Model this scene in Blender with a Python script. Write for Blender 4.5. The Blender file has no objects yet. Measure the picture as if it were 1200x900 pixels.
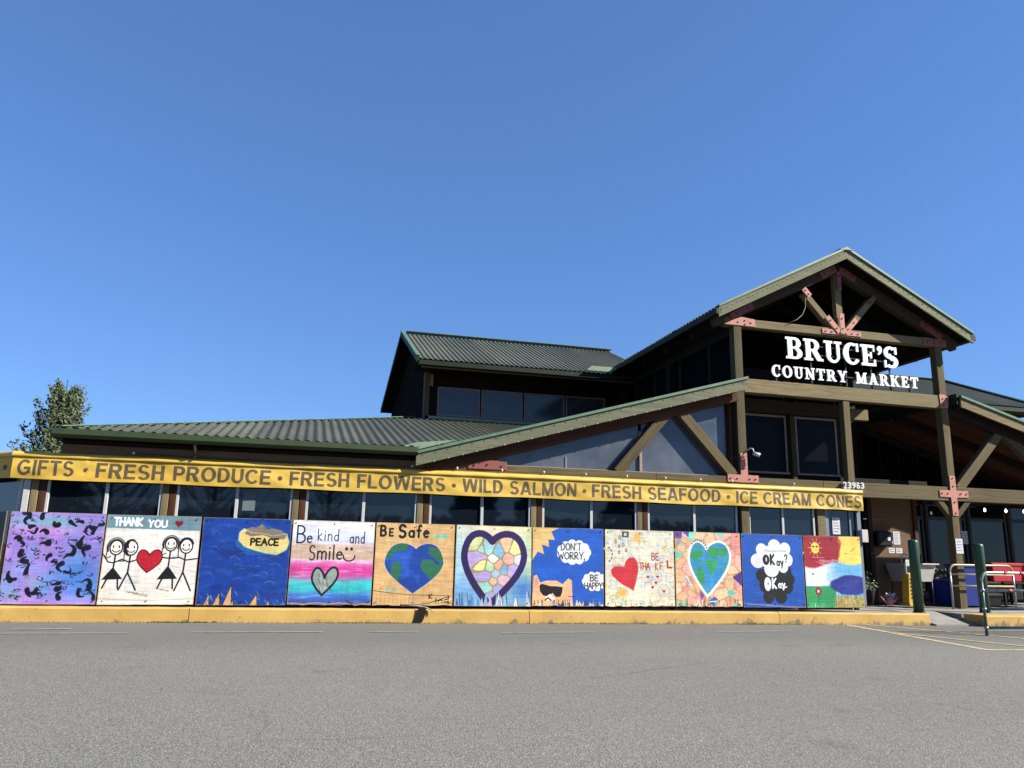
import bpy, bmesh, math, random
import numpy as np
from mathutils import Vector, Matrix
random.seed(7)
C = bpy.context.scene
COL = C.collection

# ------------------------------------------------------------------ camera
cam_d = bpy.data.cameras.new("camera")
cam_d.sensor_fit = 'HORIZONTAL'; cam_d.sensor_width = 36.0; cam_d.lens = 27.15
cam_d.clip_end = 2000
cam = bpy.data.objects.new("camera", cam_d); COL.objects.link(cam)
_r = Vector((0.96634, -0.25645, 0.01998)); _dn = Vector((0.07287, 0.20099, -0.97692)); _fw = Vector((0.24656, 0.94521, 0.2129))
_up = -_dn
R3 = Matrix((( _r.x, _up.x, -_fw.x), (_r.y, _up.y, -_fw.y), (_r.z, _up.z, -_fw.z)))
cam.matrix_world = Matrix.Translation((0, 0, 1.06)) @ R3.to_4x4()
C.camera = cam

# ------------------------------------------------------------------ sky and sun
SUN_TO = Vector((1.85, -1.0, 1.5)).normalized()
el = math.asin(SUN_TO.z); az = math.atan2(SUN_TO.x, SUN_TO.y)
w = bpy.data.worlds.new("World"); C.world = w; w.use_nodes = True
nt = w.node_tree; nt.nodes.clear()
sky = nt.nodes.new('ShaderNodeTexSky'); sky.sky_type = 'NISHITA'; sky.sun_disc = False
sky.sun_elevation = el; sky.sun_rotation = az
sky.altitude = 0; sky.air_density = 1.0; sky.dust_density = 0.0; sky.ozone_density = 2.5
bg = nt.nodes.new('ShaderNodeBackground'); bg.inputs[1].default_value = 0.08
out = nt.nodes.new('ShaderNodeOutputWorld')
tint = nt.nodes.new('ShaderNodeMix'); tint.data_type = 'RGBA'; tint.blend_type = 'MULTIPLY'; tint.inputs[0].default_value = 1.0
tint.inputs[7].default_value = (0.551, 0.878, 1.452, 1)
gam = nt.nodes.new('ShaderNodeGamma'); gam.inputs[1].default_value = 0.66
nt.links.new(sky.outputs[0], gam.inputs[0]); nt.links.new(gam.outputs[0], tint.inputs[6]); nt.links.new(tint.outputs[2], bg.inputs[0]); nt.links.new(bg.outputs[0], out.inputs[0])
sd = bpy.data.lights.new("sun", 'SUN'); sd.energy = 5.0; sd.angle = math.radians(0.5); sd.color = (1.0, 0.94, 0.83)
sun = bpy.data.objects.new("sun", sd); COL.objects.link(sun)
sun.rotation_euler = (-SUN_TO).to_track_quat('-Z', 'Y').to_euler(); sun.location = (20, -20, 30)
C.view_settings.view_transform = 'Standard'; C.view_settings.look = 'None'
C.view_settings.exposure = 1.3; C.view_settings.gamma = 1.0
C.cycles.max_bounces = 6

# ------------------------------------------------------------------ materials
K = .60
def sk(c, k=None): return tuple(x*(K if k is None else k) for x in c)
def N(t, k, **kw):
    n = t.nodes.new(k)
    for a, b in kw.items(): setattr(n, a, b)
    return n
def base_mat(name, rough=0.6, spec=0.5, metal=0.0):
    m = bpy.data.materials.new(name); m.use_nodes = True; t = m.node_tree
    b = t.nodes['Principled BSDF']; b.inputs['Roughness'].default_value = rough
    b.inputs['Metallic'].default_value = metal; b.inputs['Specular IOR Level'].default_value = spec
    return m, t, b
def ramp(t, fac, stops):
    r = N(t, 'ShaderNodeValToRGB'); e = r.color_ramp.elements
    while len(e) < len(stops): e.new(0.5)
    for i, (p, c) in enumerate(stops): e[i].position = p; e[i].color = (*c, 1)
    t.links.new(fac, r.inputs[0]); return r.outputs[0]
def noise(t, scale, detail=6, rough=.6, vec=None, dim=None):
    n = N(t, 'ShaderNodeTexNoise'); n.inputs['Scale'].default_value = scale
    n.inputs['Detail'].default_value = detail; n.inputs['Roughness'].default_value = rough
    if vec is not None: t.links.new(vec, n.inputs['Vector'])
    return n.outputs[0]
def coords(t, scale=(1, 1, 1), which='Object'):
    tc = N(t, 'ShaderNodeTexCoord'); mp = N(t, 'ShaderNodeMapping'); mp.inputs['Scale'].default_value = scale
    t.links.new(tc.outputs[which], mp.inputs['Vector']); return mp.outputs[0]
def mix(t, fac, a, b, mode='MIX'):
    m = N(t, 'ShaderNodeMix', data_type='RGBA', blend_type=mode)
    for s, v in ((0, fac), (6, a), (7, b)):
        if hasattr(v, 'links') or isinstance(v, bpy.types.NodeSocket): t.links.new(v, m.inputs[s])
        elif s == 0: m.inputs[0].default_value = v
        else: m.inputs[s].default_value = (*v, 1)
    return m.outputs[2]
def bump(t, b, h, strength=.3, dist=.01):
    n = N(t, 'ShaderNodeBump'); n.inputs['Strength'].default_value = strength; n.inputs['Distance'].default_value = dist
    t.links.new(h, n.inputs['Height']); t.links.new(n.outputs[0], b.inputs['Normal'])
def plain(name, col, rough=.6, var=.25, scale=8, bumps=.1, spec=.5, metal=0, dirt=None, dscale=3, damt=.5):
    m, t, b = base_mat(name, rough, spec, metal)
    col = sk(col); dirt = sk(dirt) if dirt else None
    v = coords(t); f = noise(t, scale, 6, .6, v)
    c0 = tuple(x*(1-var) for x in col); c1 = tuple(min(1, x*(1+var)) for x in col)
    c = ramp(t, f, [(.3, c0), (.7, c1)])
    if dirt:
        g = noise(t, dscale, 9, .7, v); mk = ramp(t, g, [(.5, (0, 0, 0)), (.5+.2, (damt,)*3)])
        c = mix(t, mk, c, dirt)
    t.links.new(c, b.inputs['Base Color'])
    if bumps: bump(t, b, f, bumps)
    return m
def wood(name, c1, c2, c3=None, rough=.8, sc=1.0):
    m, t, b = base_mat(name, rough, .2); c1 = sk(c1, .50); c2 = sk(c2, .62); c3 = sk(c3, .55) if c3 else None
    v = coords(t, (.9*sc, 16*sc, 16*sc)); f = noise(t, 1.6, 10, .65, v)
    v2 = coords(t, (.5, 1.5, 1.5)); g = noise(t, 1.3, 5, .6, v2)
    c = ramp(t, f, [(.28, c1), (.72, c2)])
    if c3: c = mix(t, ramp(t, g, [(.42, (0, 0, 0)), (.66, (.75,)*3)]), c, c3)
    v3 = coords(t, (6, 60, 60)); k = noise(t, 1.0, 4, .5, v3)
    c = mix(t, ramp(t, k, [(.62, (0, 0, 0)), (.7, (.45,)*3)]), c, tuple(x*.35 for x in c1))
    oi = N(t, 'ShaderNodeObjectInfo'); vr = ramp(t, oi.outputs['Random'], [(0, (.74, .74, .76)), (1, (1.16, 1.13, 1.08))]); c = mix(t, 1.0, c, vr, 'MULTIPLY')
    vk = coords(t, (1.3, 9, 9)); kn = N(t, 'ShaderNodeTexVoronoi'); kn.inputs['Scale'].default_value = 1.1; t.links.new(vk, kn.inputs['Vector'])
    c = mix(t, ramp(t, kn.outputs['Distance'], [(.0, (.7,)*3), (.16, (0, 0, 0))]), c, sk(c1, .5))
    t.links.new(c, b.inputs['Base Color']); bump(t, b, f, .45, .008)
    return m

M = {}
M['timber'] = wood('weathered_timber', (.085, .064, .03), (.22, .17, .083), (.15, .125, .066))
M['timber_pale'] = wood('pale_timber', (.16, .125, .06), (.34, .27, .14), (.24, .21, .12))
M['timber_dark'] = wood('dark_stained_timber', (.012, .008, .005), (.03, .019, .011))
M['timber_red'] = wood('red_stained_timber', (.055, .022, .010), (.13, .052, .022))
M['plank'] = wood('cedar_planks', (.05, .021, .009), (.15, .062, .024), (.085, .035, .015))
M['plywood'] = wood('plywood', (.22, .135, .075), (.32, .20, .115), (.26, .17, .10))
M['timber_shade'] = wood('shade_darkened_timber', (.045, .032, .018), (.11, .08, .045), (.075, .055, .034))  # darker timber copy: shade of rafters and infill put into the colour
M['fascia'] = wood('painted_green_fascia', (.17, .19, .115), (.33, .34, .21), (.24, .25, .15))
M['siding'] = plain('dark_siding', (.006, .0065, .010), .9, .3, 5, spec=.03)
M['soffit'] = plain('soffit_dark', (.010, .008, .006), .9, .3, 4, spec=.1)
M['trim_green'] = plain('green_trim', (.13, .24, .14), .45, .2, 6, dirt=(.08, .11, .07), dscale=4, damt=.6)
M['gutter'] = plain('green_gutter', (.045, .075, .020), .5, .2, 3, dirt=(.03, .05, .02), dscale=3, damt=.7)
M['gutter_dark'] = plain('dark_green_gutter', (.016, .026, .016), .6, .2, 3, spec=.2)
M['flash'] = plain('pale_green_flashing', (.27, .37, .24), .45, .15, 4, dirt=(.12, .2, .12))
M['bolt'] = plain('dark_bolt', (.02, .012, .01), .5, .2, 10, metal=.5)
M['pink'] = plain('faded_red_plate', (.60, .24, .18), .7, .16, 7, .3, dirt=(.30, .11, .07), dscale=9, damt=.8)
M['pink_dark'] = plain('shade_darkened_plate', (.30, .075, .06), .6, .15, 5, dirt=(.16, .05, .04), dscale=5, damt=.6)  # darker copy of the plate red, gable shade put into the colour
M['white'] = plain('white_paint', (.82, .82, .80), .4, .05, 6)
M['vinyl_frame'] = plain('white_vinyl', (.68, .68, .66), .45, .1, 8, dirt=(.38, .37, .34), dscale=6, damt=.5)
M['frame_dark'] = plain('bronze_frame', (.11, .08, .07), .5, .2, 6)
M['frame_pink'] = plain('faded_brown_frame', (.36, .26, .21), .6, .2, 6)
M['letter_w'] = plain('white_letter', (1.3, 1.3, 1.28), .45, .04, 8)
M['black'] = plain('black_plastic', (.008, .008, .009), .5, .2, 8, spec=.25)
M['steel_dark'] = plain('dark_steel', (.03, .03, .032), .45, .2, 8, metal=.6)
M['bollard'] = plain('green_bollard_paint', (.012, .085, .045), .42, .15, 5, dirt=(.03, .05, .035), dscale=6, damt=.6)
M['lettering'] = plain('brown_lettering', (.12, .085, .045), .7, .12, 12)
M['paper'] = plain('white_paper', (.72, .73, .76), .7, .05, 10)
M['ink'] = plain('ink', (.15, .16, .18), .7, .1, 10)
M['plastic_w'] = plain('white_plastic', (.72, .70, .66), .4, .08, 6, dirt=(.45, .42, .36), dscale=4)
M['plastic_y'] = plain('yellow_plastic', (.78, .48, .05), .4, .1, 6)
M['plastic_b'] = plain('blue_plastic', (.015, .035, .28), .35, .15, 6)
M['plastic_r'] = plain('red_plastic', (.62, .03, .045), .35, .12, 4)
M['plastic_p'] = plain('faded_pink_plastic', (.75, .16, .17), .5, .1, 4)
M['plastic_pk'] = plain('pink_plastic', (.55, .20, .30), .4, .1, 4)
M['pot'] = plain('dark_pot', (.04, .035, .03), .7, .2, 6)
M['greygreen'] = plain('grey_cabinet', (.10, .11, .09), .6, .2, 4)
M['fridge'] = plain('grey_door_paint', (.23, .27, .33), .45, .1, 4)
M['tape_r'] = plain('red_tape', (.5, .03, .05), .5, .2, 10)
M['greyblue'] = plain('dimmed_poster', (.17, .20, .22), .6, .1, 4)  # whitish paper, colour dimmed to look as if behind the glass
M['cord'] = plain('pale_rope', (.42, .33, .22), .8, .2, 20)
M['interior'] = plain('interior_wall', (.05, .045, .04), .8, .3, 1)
M['bark'] = plain('bark', (.06, .045, .035), .9, .3, 8)

def m_roof(name, c1, c2, c3):
    m, t, b = base_mat(name, .5, .35)
    c1 = sk(c1); c2 = sk(c2); c3 = sk(c3); v = coords(t, (1, 1, 1), 'Object'); a = noise(t, .9, 8, .65, v); g = noise(t, 9, 6, .7, v)
    c = ramp(t, a, [(.35, c1), (.65, c2)]); c = mix(t, ramp(t, g, [(.52, (0, 0, 0)), (.72, (.6,)*3)]), c, c3)
    oi = N(t, 'ShaderNodeObjectInfo'); vr = ramp(t, oi.outputs['Random'], [(0, (.82, .82, .82)), (1, (1.15, 1.15, 1.12))]); c = mix(t, 1.0, c, vr, 'MULTIPLY')
    v4 = coords(t, (3, .5, .5)); sv = noise(t, 2.0, 6, .7, v4); c = mix(t, ramp(t, sv, [(.52, (0, 0, 0)), (.7, (.4,)*3)]), c, sk((.05, .05, .035)))
    t.links.new(c, b.inputs['Base Color']); bump(t, b, g, .12, .004)
    r = N(t, 'ShaderNodeMapRange'); r.inputs[3].default_value = .5; r.inputs[4].default_value = .7
    t.links.new(a, r.inputs[0]); t.links.new(r.outputs[0], b.inputs['Roughness'])
    return m
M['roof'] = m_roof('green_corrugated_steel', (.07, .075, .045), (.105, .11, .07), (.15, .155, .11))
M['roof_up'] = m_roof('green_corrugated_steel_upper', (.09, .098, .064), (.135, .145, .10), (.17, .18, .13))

def m_glass(name, base, rough=.04, spec=.5, dust=0.0, dustc=(.2, .22, .26)):
    m, t, b = base_mat(name, rough, spec)
    v = coords(t, (1, 1, 1)); n = noise(t, 1.1, 4, .6, v)
    g = noise(t, 25, 8, .75, v)
    c = mix(t, ramp(t, n, [(.35, (0, 0, 0)), (.65, (max(dust, .0001),)*3)]), base, dustc)
    c = mix(t, ramp(t, g, [(.6, (0, 0, 0)), (.72, (.10 if dust else .04,)*3)]), c, (.4, .42, .45))
    t.links.new(c, b.inputs['Base Color'])
    w_ = noise(t, .7, 2, .5, v); bump(t, b, w_, .12, .02)
    return m
M['glass'] = m_glass('window_glass', (.005, .008, .013), .03, .6)
M['screen'] = m_glass('dark_window_screen', (.003, .003, .004), .25, .08)
M['glass_shop'] = m_glass('shop_glass', (.004, .005, .006), .03, .35)
M['glass_dusty'] = m_glass('dusty_skylight_glass', (.036, .044, .062), .12, .5, .8, (.095, .108, .132))
M['glass_cler'] = m_glass('clerestory_glass', (.035, .036, .042), .10, .45, .5, (.07, .07, .072))

def m_asphalt():
    m, t, b = base_mat('asphalt', .85, .3)
    v = coords(t, (1, 1, 1), 'Object')
    big = noise(t, .25, 5, .55, v); mid = noise(t, 2.2, 7, .6, v); fine = noise(t, 90, 3, .7, v)
    vo = N(t, 'ShaderNodeTexVoronoi'); vo.inputs['Scale'].default_value = 120; t.links.new(v, vo.inputs['Vector'])
    c = ramp(t, big, [(.35, (.126, .124, .108)), (.65, (.166, .162, .141))])
    c = mix(t, ramp(t, mid, [(.3, (.35,)*3), (.7, (0, 0, 0))]), c, (.105, .103, .09))
    st = ramp(t, vo.outputs['Color'], [(.0, (.036, .036, .032)), (.5, (.145, .142, .125)), (1.0, (.42, .41, .375))])
    c = mix(t, .50, c, st)
    c = mix(t, ramp(t, fine, [(.3, (.45,)*3), (.55, (0, 0, 0))]), c, (.045, .045, .04))
    # worn smoother lane close to the kerb and a faint seam
    sp = N(t, 'ShaderNodeSeparateXYZ'); t.links.new(v, sp.inputs[0])
    yy = N(t, 'ShaderNodeMath', operation='ADD'); wv = N(t, 'ShaderNodeMath', operation='MULTIPLY')
    t.links.new(mid, wv.inputs[0]); wv.inputs[1].default_value = 1.2
    t.links.new(sp.outputs['Y'], yy.inputs[0]); t.links.new(wv.outputs[0], yy.inputs[1])
    band = N(t, 'ShaderNodeMapRange'); band.inputs[1].default_value = 8.9; band.inputs[2].default_value = 10.2
    band.inputs[3].default_value = 0; band.inputs[4].default_value = .6
    t.links.new(yy.outputs[0], band.inputs[0])
    c = mix(t, band.outputs[0], c, (.10, .098, .09))
    # hairline cracks, oil spots and old drips
    cv = N(t, 'ShaderNodeTexVoronoi', feature='DISTANCE_TO_EDGE'); cv.inputs['Scale'].default_value = .42
    wn = N(t, 'ShaderNodeMix', data_type='RGBA'); wn.inputs[0].default_value = .12; nn_ = N(t, 'ShaderNodeTexNoise'); nn_.inputs['Scale'].default_value = 1.7; nn_.inputs['Detail'].default_value = 8
    t.links.new(v, nn_.inputs['Vector']); t.links.new(v, wn.inputs[6]); t.links.new(nn_.outputs['Color'], wn.inputs[7]); t.links.new(wn.outputs[2], cv.inputs['Vector'])
    cm = ramp(t, cv.outputs['Distance'], [(0, (1, 1, 1)), (.006, (0, 0, 0))]); gate = ramp(t, noise(t, .35, 3, .5, v), [(.50, (0, 0, 0)), (.58, (.38,)*3)])
    gm = N(t, 'ShaderNodeMath', operation='MULTIPLY'); t.links.new(cm, gm.inputs[0]); t.links.new(gate, gm.inputs[1])
    c = mix(t, gm.outputs[0], c, (.04, .039, .036))
    ov = noise(t, 1.1, 3, .45, v); c = mix(t, ramp(t, ov, [(.66, (0, 0, 0)), (.74, (.5,)*3)]), c, (.06, .058, .052))
    t.links.new(c, b.inputs['Base Color'])
    h = N(t, 'ShaderNodeMath', operation='ADD'); t.links.new(vo.outputs['Distance'], h.inputs[0]); t.links.new(fine, h.inputs[1])
    bump(t, b, h.outputs[0], .75, .006)
    return m
M['asphalt'] = m_asphalt()
def m_kerb():
    m, t, b = base_mat('yellow_kerb_paint', .7, .3)
    v = coords(t, (1, 1, 1), 'Object'); a = noise(t, 1.4, 7, .6, v); g = noise(t, 5, 12, .75, v)
    c = ramp(t, a, [(.35, (.37, .22, .053)), (.65, (.44, .285, .085))])
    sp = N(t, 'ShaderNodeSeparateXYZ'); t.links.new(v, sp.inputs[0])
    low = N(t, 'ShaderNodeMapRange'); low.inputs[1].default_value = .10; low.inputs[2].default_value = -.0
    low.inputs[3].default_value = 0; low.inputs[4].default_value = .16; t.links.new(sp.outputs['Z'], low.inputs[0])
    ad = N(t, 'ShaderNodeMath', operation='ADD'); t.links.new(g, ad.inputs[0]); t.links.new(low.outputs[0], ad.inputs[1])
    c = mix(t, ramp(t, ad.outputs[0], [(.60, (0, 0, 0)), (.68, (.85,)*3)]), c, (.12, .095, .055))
    s = noise(t, 16, 6, .6, v); c = mix(t, ramp(t, s, [(.66, (0, 0, 0)), (.7, (.7,)*3)]), c, (.2, .19, .17))
    t.links.new(c, b.inputs['Base Color']); bump(t, b, g, .4, .01)
    return m
M['kerb'] = m_kerb()
M['concrete'] = plain('pavement_concrete', (.33, .31, .28), .85, .2, 3, .3, dirt=(.16, .15, .13), dscale=2.5, damt=.7)
M['line'] = plain('worn_line_paint', (.66, .56, .30), .7, .12, 10, dirt=(.17, .165, .155), dscale=9, damt=1.0)
M['line_w'] = plain('worn_white_paint', (.46, .46, .43), .7, .12, 10, dirt=(.20, .195, .175), dscale=6, damt=1.0)
def m_banner():
    m, t, b = base_mat('yellow_vinyl', .55, .35)
    v = coords(t, (1, 1, 1), 'Object'); a = noise(t, .8, 6, .6, v)
    v2 = coords(t, (1.0, 1, 6), 'Object'); g = noise(t, 2.2, 8, .7, v2)
    c = ramp(t, a, [(.35, (.46, .29, .036)), (.65, (.54, .365, .062))])
    c = mix(t, ramp(t, g, [(.5, (0, 0, 0)), (.75, (.55,)*3)]), c, (.33, .23, .06))
    t.links.new(c, b.inputs['Base Color']); bump(t, b, a, .3, .03)
    return m
M['banner'] = m_banner()
M['banner_cap'] = plain('yellow_vinyl_cap', (.88, .56, .085), .45, .08, 3, dirt=(.62, .42, .12), dscale=3, damt=.5)
def m_leaf(name, c1, c2):
    m, t, b = base_mat(name, .6, .3)
    oi = N(t, 'ShaderNodeNewGeometry'); c = ramp(t, oi.outputs['Random Per Island'], [(0, c1), (1, c2)])
    t.links.new(c, b.inputs['Base Color']); return m
M['leaf'] = m_leaf('poplar_leaf', (.014, .028, .012), (.085, .105, .045))
M['leaf_dark'] = m_leaf('conifer_needles', (.015, .03, .015), (.05, .075, .03))
M['petal'] = m_leaf('petals', (.6, .45, .5), (.85, .82, .8))
def m_emit(name, col, s):
    m, t, b = base_mat(name); b.inputs['Emission Color'].default_value = (*col, 1); b.inputs['Emission Strength'].default_value = s
    b.inputs['Base Color'].default_value = (*col, 1); return m
M['lamp_on'] = m_emit('lit_bulb', (1, .97, .92), 2.5)

# ------------------------------------------------------------------ object helpers
def tag(o, label=None, cat=None, group=None, kind=None):
    if label: o['label'] = label
    if cat: o['category'] = cat
    if group: o['group'] = group
    if kind: o['kind'] = kind
    return o
def wloc(o):
    p = Vector(o.location)
    while o.parent: o = o.parent; p = p + Vector(o.location)
    return p
def link(name, me, mat=None, parent=None, loc=(0, 0, 0), rot=None):
    """world-space placement; every parent is unrotated, so a subtraction is enough"""
    o = bpy.data.objects.new(name, me); COL.objects.link(o)
    if mat is not None and me is not None:
        if not me.materials: me.materials.append(M[mat] if isinstance(mat, str) else mat)
    L = Vector(loc)
    if parent is not None: o.parent = parent; L = L - wloc(parent)
    o.location = L
    if rot is not None: o.rotation_euler = rot
    return o
def thing(name, label, cat, loc=(0, 0, 0), group=None):
    return tag(link(name, None, loc=loc), label, cat, group)
def mesh(bm, smooth=False):
    bmesh.ops.recalc_face_normals(bm, faces=bm.faces)
    me = bpy.data.meshes.new('m'); bm.to_mesh(me); bm.free()
    if smooth:
        for p in me.polygons: p.use_smooth = True
    return me
def pyd(v, f, smooth=False):
    me = bpy.data.meshes.new('m'); me.from_pydata([tuple(a) for a in v], [], f); me.update()
    if smooth:
        for p in me.polygons: p.use_smooth = True
    return me
def add_box(bm, x0, x1, y0, y1, z0, z1, bev=0):
    vs = [bm.verts.new(p) for p in ((x0,y0,z0),(x1,y0,z0),(x1,y1,z0),(x0,y1,z0),(x0,y0,z1),(x1,y0,z1),(x1,y1,z1),(x0,y1,z1))]
    fs = [bm.faces.new([vs[i] for i in q]) for q in ((0,3,2,1),(4,5,6,7),(0,1,5,4),(1,2,6,5),(2,3,7,6),(3,0,4,7))]
    if bev:
        es = list({e for f in fs for e in f.edges}); bmesh.ops.bevel(bm, geom=es, offset=bev, segments=1, affect='EDGES')
def box(name, x0, x1, y0, y1, z0, z1, mat, parent=None, bev=.006, rot=None):
    c = ((x0+x1)/2, (y0+y1)/2, (z0+z1)/2); a, b, d = abs(x1-x0)/2, abs(y1-y0)/2, abs(z1-z0)/2
    bm = bmesh.new(); add_box(bm, -a, a, -b, b, -d, d, min(bev, a*.4, b*.4, d*.4))
    return link(name, mesh(bm), mat, parent, c, rot)
def beam(name, p0, p1, w_, h_, mat, parent=None, bev=.006, upv=(0, 0, 1), miter=None):
    """timber from p0 to p1 (centre line); w_ across (about Y), h_ up; local X is the grain"""
    p0, p1 = Vector(p0), Vector(p1); d = p1-p0; L = d.length; x = d.normalized(); u = Vector(upv)
    if abs(x.dot(u)) > .98: u = Vector((1, 0, 0))
    y = u.cross(x).normalized(); z = x.cross(y)
    bm = bmesh.new(); add_box(bm, -L/2, L/2, -w_/2, w_/2, -h_/2, h_/2, min(bev, w_*.3, h_*.3))
    rot = Matrix((x, y, z)).transposed().to_euler()
    return link(name, mesh(bm), mat, parent, (p0+p1)/2, rot)
def prism(name, pts, y0, y1, mat, parent=None, axis='y', bev=0):
    """polygon in XZ extruded along Y (axis='y'), in YZ along X ('x'), or XY along Z ('z')"""
    def P(a, b, c):
        return {'y': (a, c, b), 'x': (c, a, b), 'z': (a, b, c)}[axis]
    cx = sum(p[0] for p in pts)/len(pts); cy = sum(p[1] for p in pts)/len(pts); cz = (y0+y1)/2
    bm = bmesh.new(); h = abs(y1-y0)/2
    A = [bm.verts.new(P(p[0]-cx, p[1]-cy, -h)) for p in pts]; B = [bm.verts.new(P(p[0]-cx, p[1]-cy, h)) for p in pts]
    bm.faces.new(A); bm.faces.new(B[::-1]); n = len(pts)
    for i in range(n): bm.faces.new((A[i], A[(i+1) % n], B[(i+1) % n], B[i]))
    if bev: bmesh.ops.bevel(bm, geom=list(bm.edges), offset=bev, segments=1, affect='EDGES')
    return link(name, mesh(bm), mat, parent, P(cx, cy, cz))
def add_tube(bm, pts, r, n=8, cap=True):
    pts = [Vector(p) for p in pts]; rings = []
    rr = r if isinstance(r, (list, tuple)) else [r]*len(pts)
    ref = Vector((0, 0, 1))
    for i, p in enumerate(pts):
        d = (pts[min(i+1, len(pts)-1)]-pts[max(i-1, 0)]).normalized()
        a = ref.cross(d)
        if a.length < .05: a = Vector((1, 0, 0)).cross(d)
        a.normalize(); b = d.cross(a)
        rings.append([bm.verts.new(p+(a*math.cos(2*math.pi*k/n)+b*math.sin(2*math.pi*k/n))*rr[i]) for k in range(n)])
    for i in range(len(rings)-1):
        for k in range(n): bm.faces.new((rings[i][k], rings[i][(k+1) % n], rings[i+1][(k+1) % n], rings[i+1][k]))
    if cap: bm.faces.new(rings[0][::-1]); bm.faces.new(rings[-1])
def tube(name, pts, r, mat, parent=None, n=10, smooth=True):
    p0 = Vector(pts[0]); bm = bmesh.new(); add_tube(bm, [Vector(p)-p0 for p in pts], r, n)
    me = mesh(bm, smooth); return link(name, me, mat, parent, p0)
def add_lathe(bm, prof, n=24, c=(0, 0, 0)):
    rings = [[bm.verts.new((c[0]+r*math.cos(2*math.pi*k/n), c[1]+r*math.sin(2*math.pi*k/n), c[2]+z)) for k in range(n)] for r, z in prof]
    for i in range(len(rings)-1):
        for k in range(n): bm.faces.new((rings[i][k], rings[i][(k+1) % n], rings[i+1][(k+1) % n], rings[i+1][k]))
    bm.faces.new(rings[0][::-1]); bm.faces.new(rings[-1])
def lathe(name, prof, loc, mat, parent=None, n=24, smooth=True):
    bm = bmesh.new(); add_lathe(bm, prof, n); return link(name, mesh(bm, smooth), mat, parent, loc)
def arc(cx, cz, r, a0, a1, n=6):
    return [(cx+r*math.cos(math.radians(a0+(a1-a0)*i/n)), cz+r*math.sin(math.radians(a0+(a1-a0)*i/n))) for i in range(n+1)]

# corrugated roof sheets: s runs along the eave, up(s, v) gives the point v metres up the slope
def corr(name, origin, along, upslope, width, vfun, pitch, amp, mat, parent, sheet=.93, nv=3, trap=True):
    o = Vector(origin); a = Vector(along).normalized(); u = Vector(upslope).normalized(); nn = a.cross(u).normalized()
    if nn.z < 0: nn = -nn
    s0 = 0.0; k = 0; rnd = random.Random(3)
    prof = [(0, 0), (.18, 0), (.36, 1), (.64, 1), (.82, 0)] if trap else [(i/8, .5-.5*math.cos(2*math.pi*i/8)) for i in range(8)]
    while s0 < width-1e-6:
        s1 = min(width, s0+sheet); V = []; F = []; ss = []
        q = math.floor(s0/pitch)
        while q*pitch < s1+pitch:
            for f, h in prof:
                s = (q+f)*pitch
                if s0-1e-6 <= s <= s1+1e-6: ss.append((s, h))
            q += 1
        lift = rnd.uniform(0, .003); dv = rnd.uniform(-.012, .012)
        if ss and ss[-1][0] < s1-1e-4: ss.append((s1, ss[-1][1]))
        for s, h in ss:
            v0, v1 = vfun(s)
            for j in range(nv+1):
                v = v0+dv+(v1-v0)*j/nv; V.append(a*(s-s0)+u*v+nn*(h*amp+lift))
        for i in range(len(ss)-1):
            for j in range(nv):
                b0 = i*(nv+1)+j; F.append((b0, b0+nv+1, b0+nv+2, b0+1))
        link(name, pyd(V, F), mat, parent, o+a*s0); s0 = s1; k += 1

# ------------------------------------------------------------------ ground
def gz(x): return .045-.006*max(-30, min(30, x))
xs = [-500, -30, 0, 30, 500]; V = []; F = []
for x in xs:
    for y in (-500, 0, 14, 60, 500): V.append((x, y, gz(x)))
for i in range(4):
    for j in range(4): F.append((i*5+j, (i+1)*5+j, (i+1)*5+j+1, i*5+j+1))
tag(link('asphalt_ground', pyd(V, F), 'asphalt'), kind='structure')
def kz(x): return gz(x)+.19
# kerb: separate cast lengths with joints, as parts of the kerb
kerb = tag(link('kerb', None), kind='structure')
def kerb_piece(x0, x1, y0, y1, wid=.16):
    n = max(2, int((x1-x0)/.2)); bm = bmesh.new(); rows = []; rnd = random.Random(int(x0*100))
    prof = [(0, -.03), (0.004, .05), (.012, .17), (.032, .19), (wid-.02, .19), (wid, .18), (wid, -.03)]
    for i in range(n+1):
        f = i/n; x = x0+(x1-x0)*f; y = y0+(y1-y0)*f; g = gz(x)
        rows.append([bm.verts.new((x-x0, y-y0+a+(rnd.uniform(-.004, .004) if 0 < k < 5 else 0), g+b+(rnd.uniform(-.005, .004) if 2 <= k < 5 else 0))) for k, (a, b) in enumerate(prof)])
    for i in range(n):
        for k in range(len(prof)-1): bm.faces.new((rows[i][k], rows[i+1][k], rows[i+1][k+1], rows[i][k+1]))
    bm.faces.new(rows[0][::-1]); bm.faces.new(rows[-1])
    link('kerb_stone', mesh(bm), 'kerb', kerb, (x0, y0, 0))
kx = [(-9.0, -6.0), (-5.99, -1.42), (-1.41, 3.35), (3.36, 7.6), (7.61, 10.46)]
for a, b in kx:
    yf = lambda x: 11.56 if x < 7.6 else 11.56-(x-7.6)*.035
    kerb_piece(a, b, yf(a), yf(b))
kerb_piece(11.35, 14.2, 11.16, 10.98, .5); kerb_piece(14.21, 19, 10.98, 10.8, .5)
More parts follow.
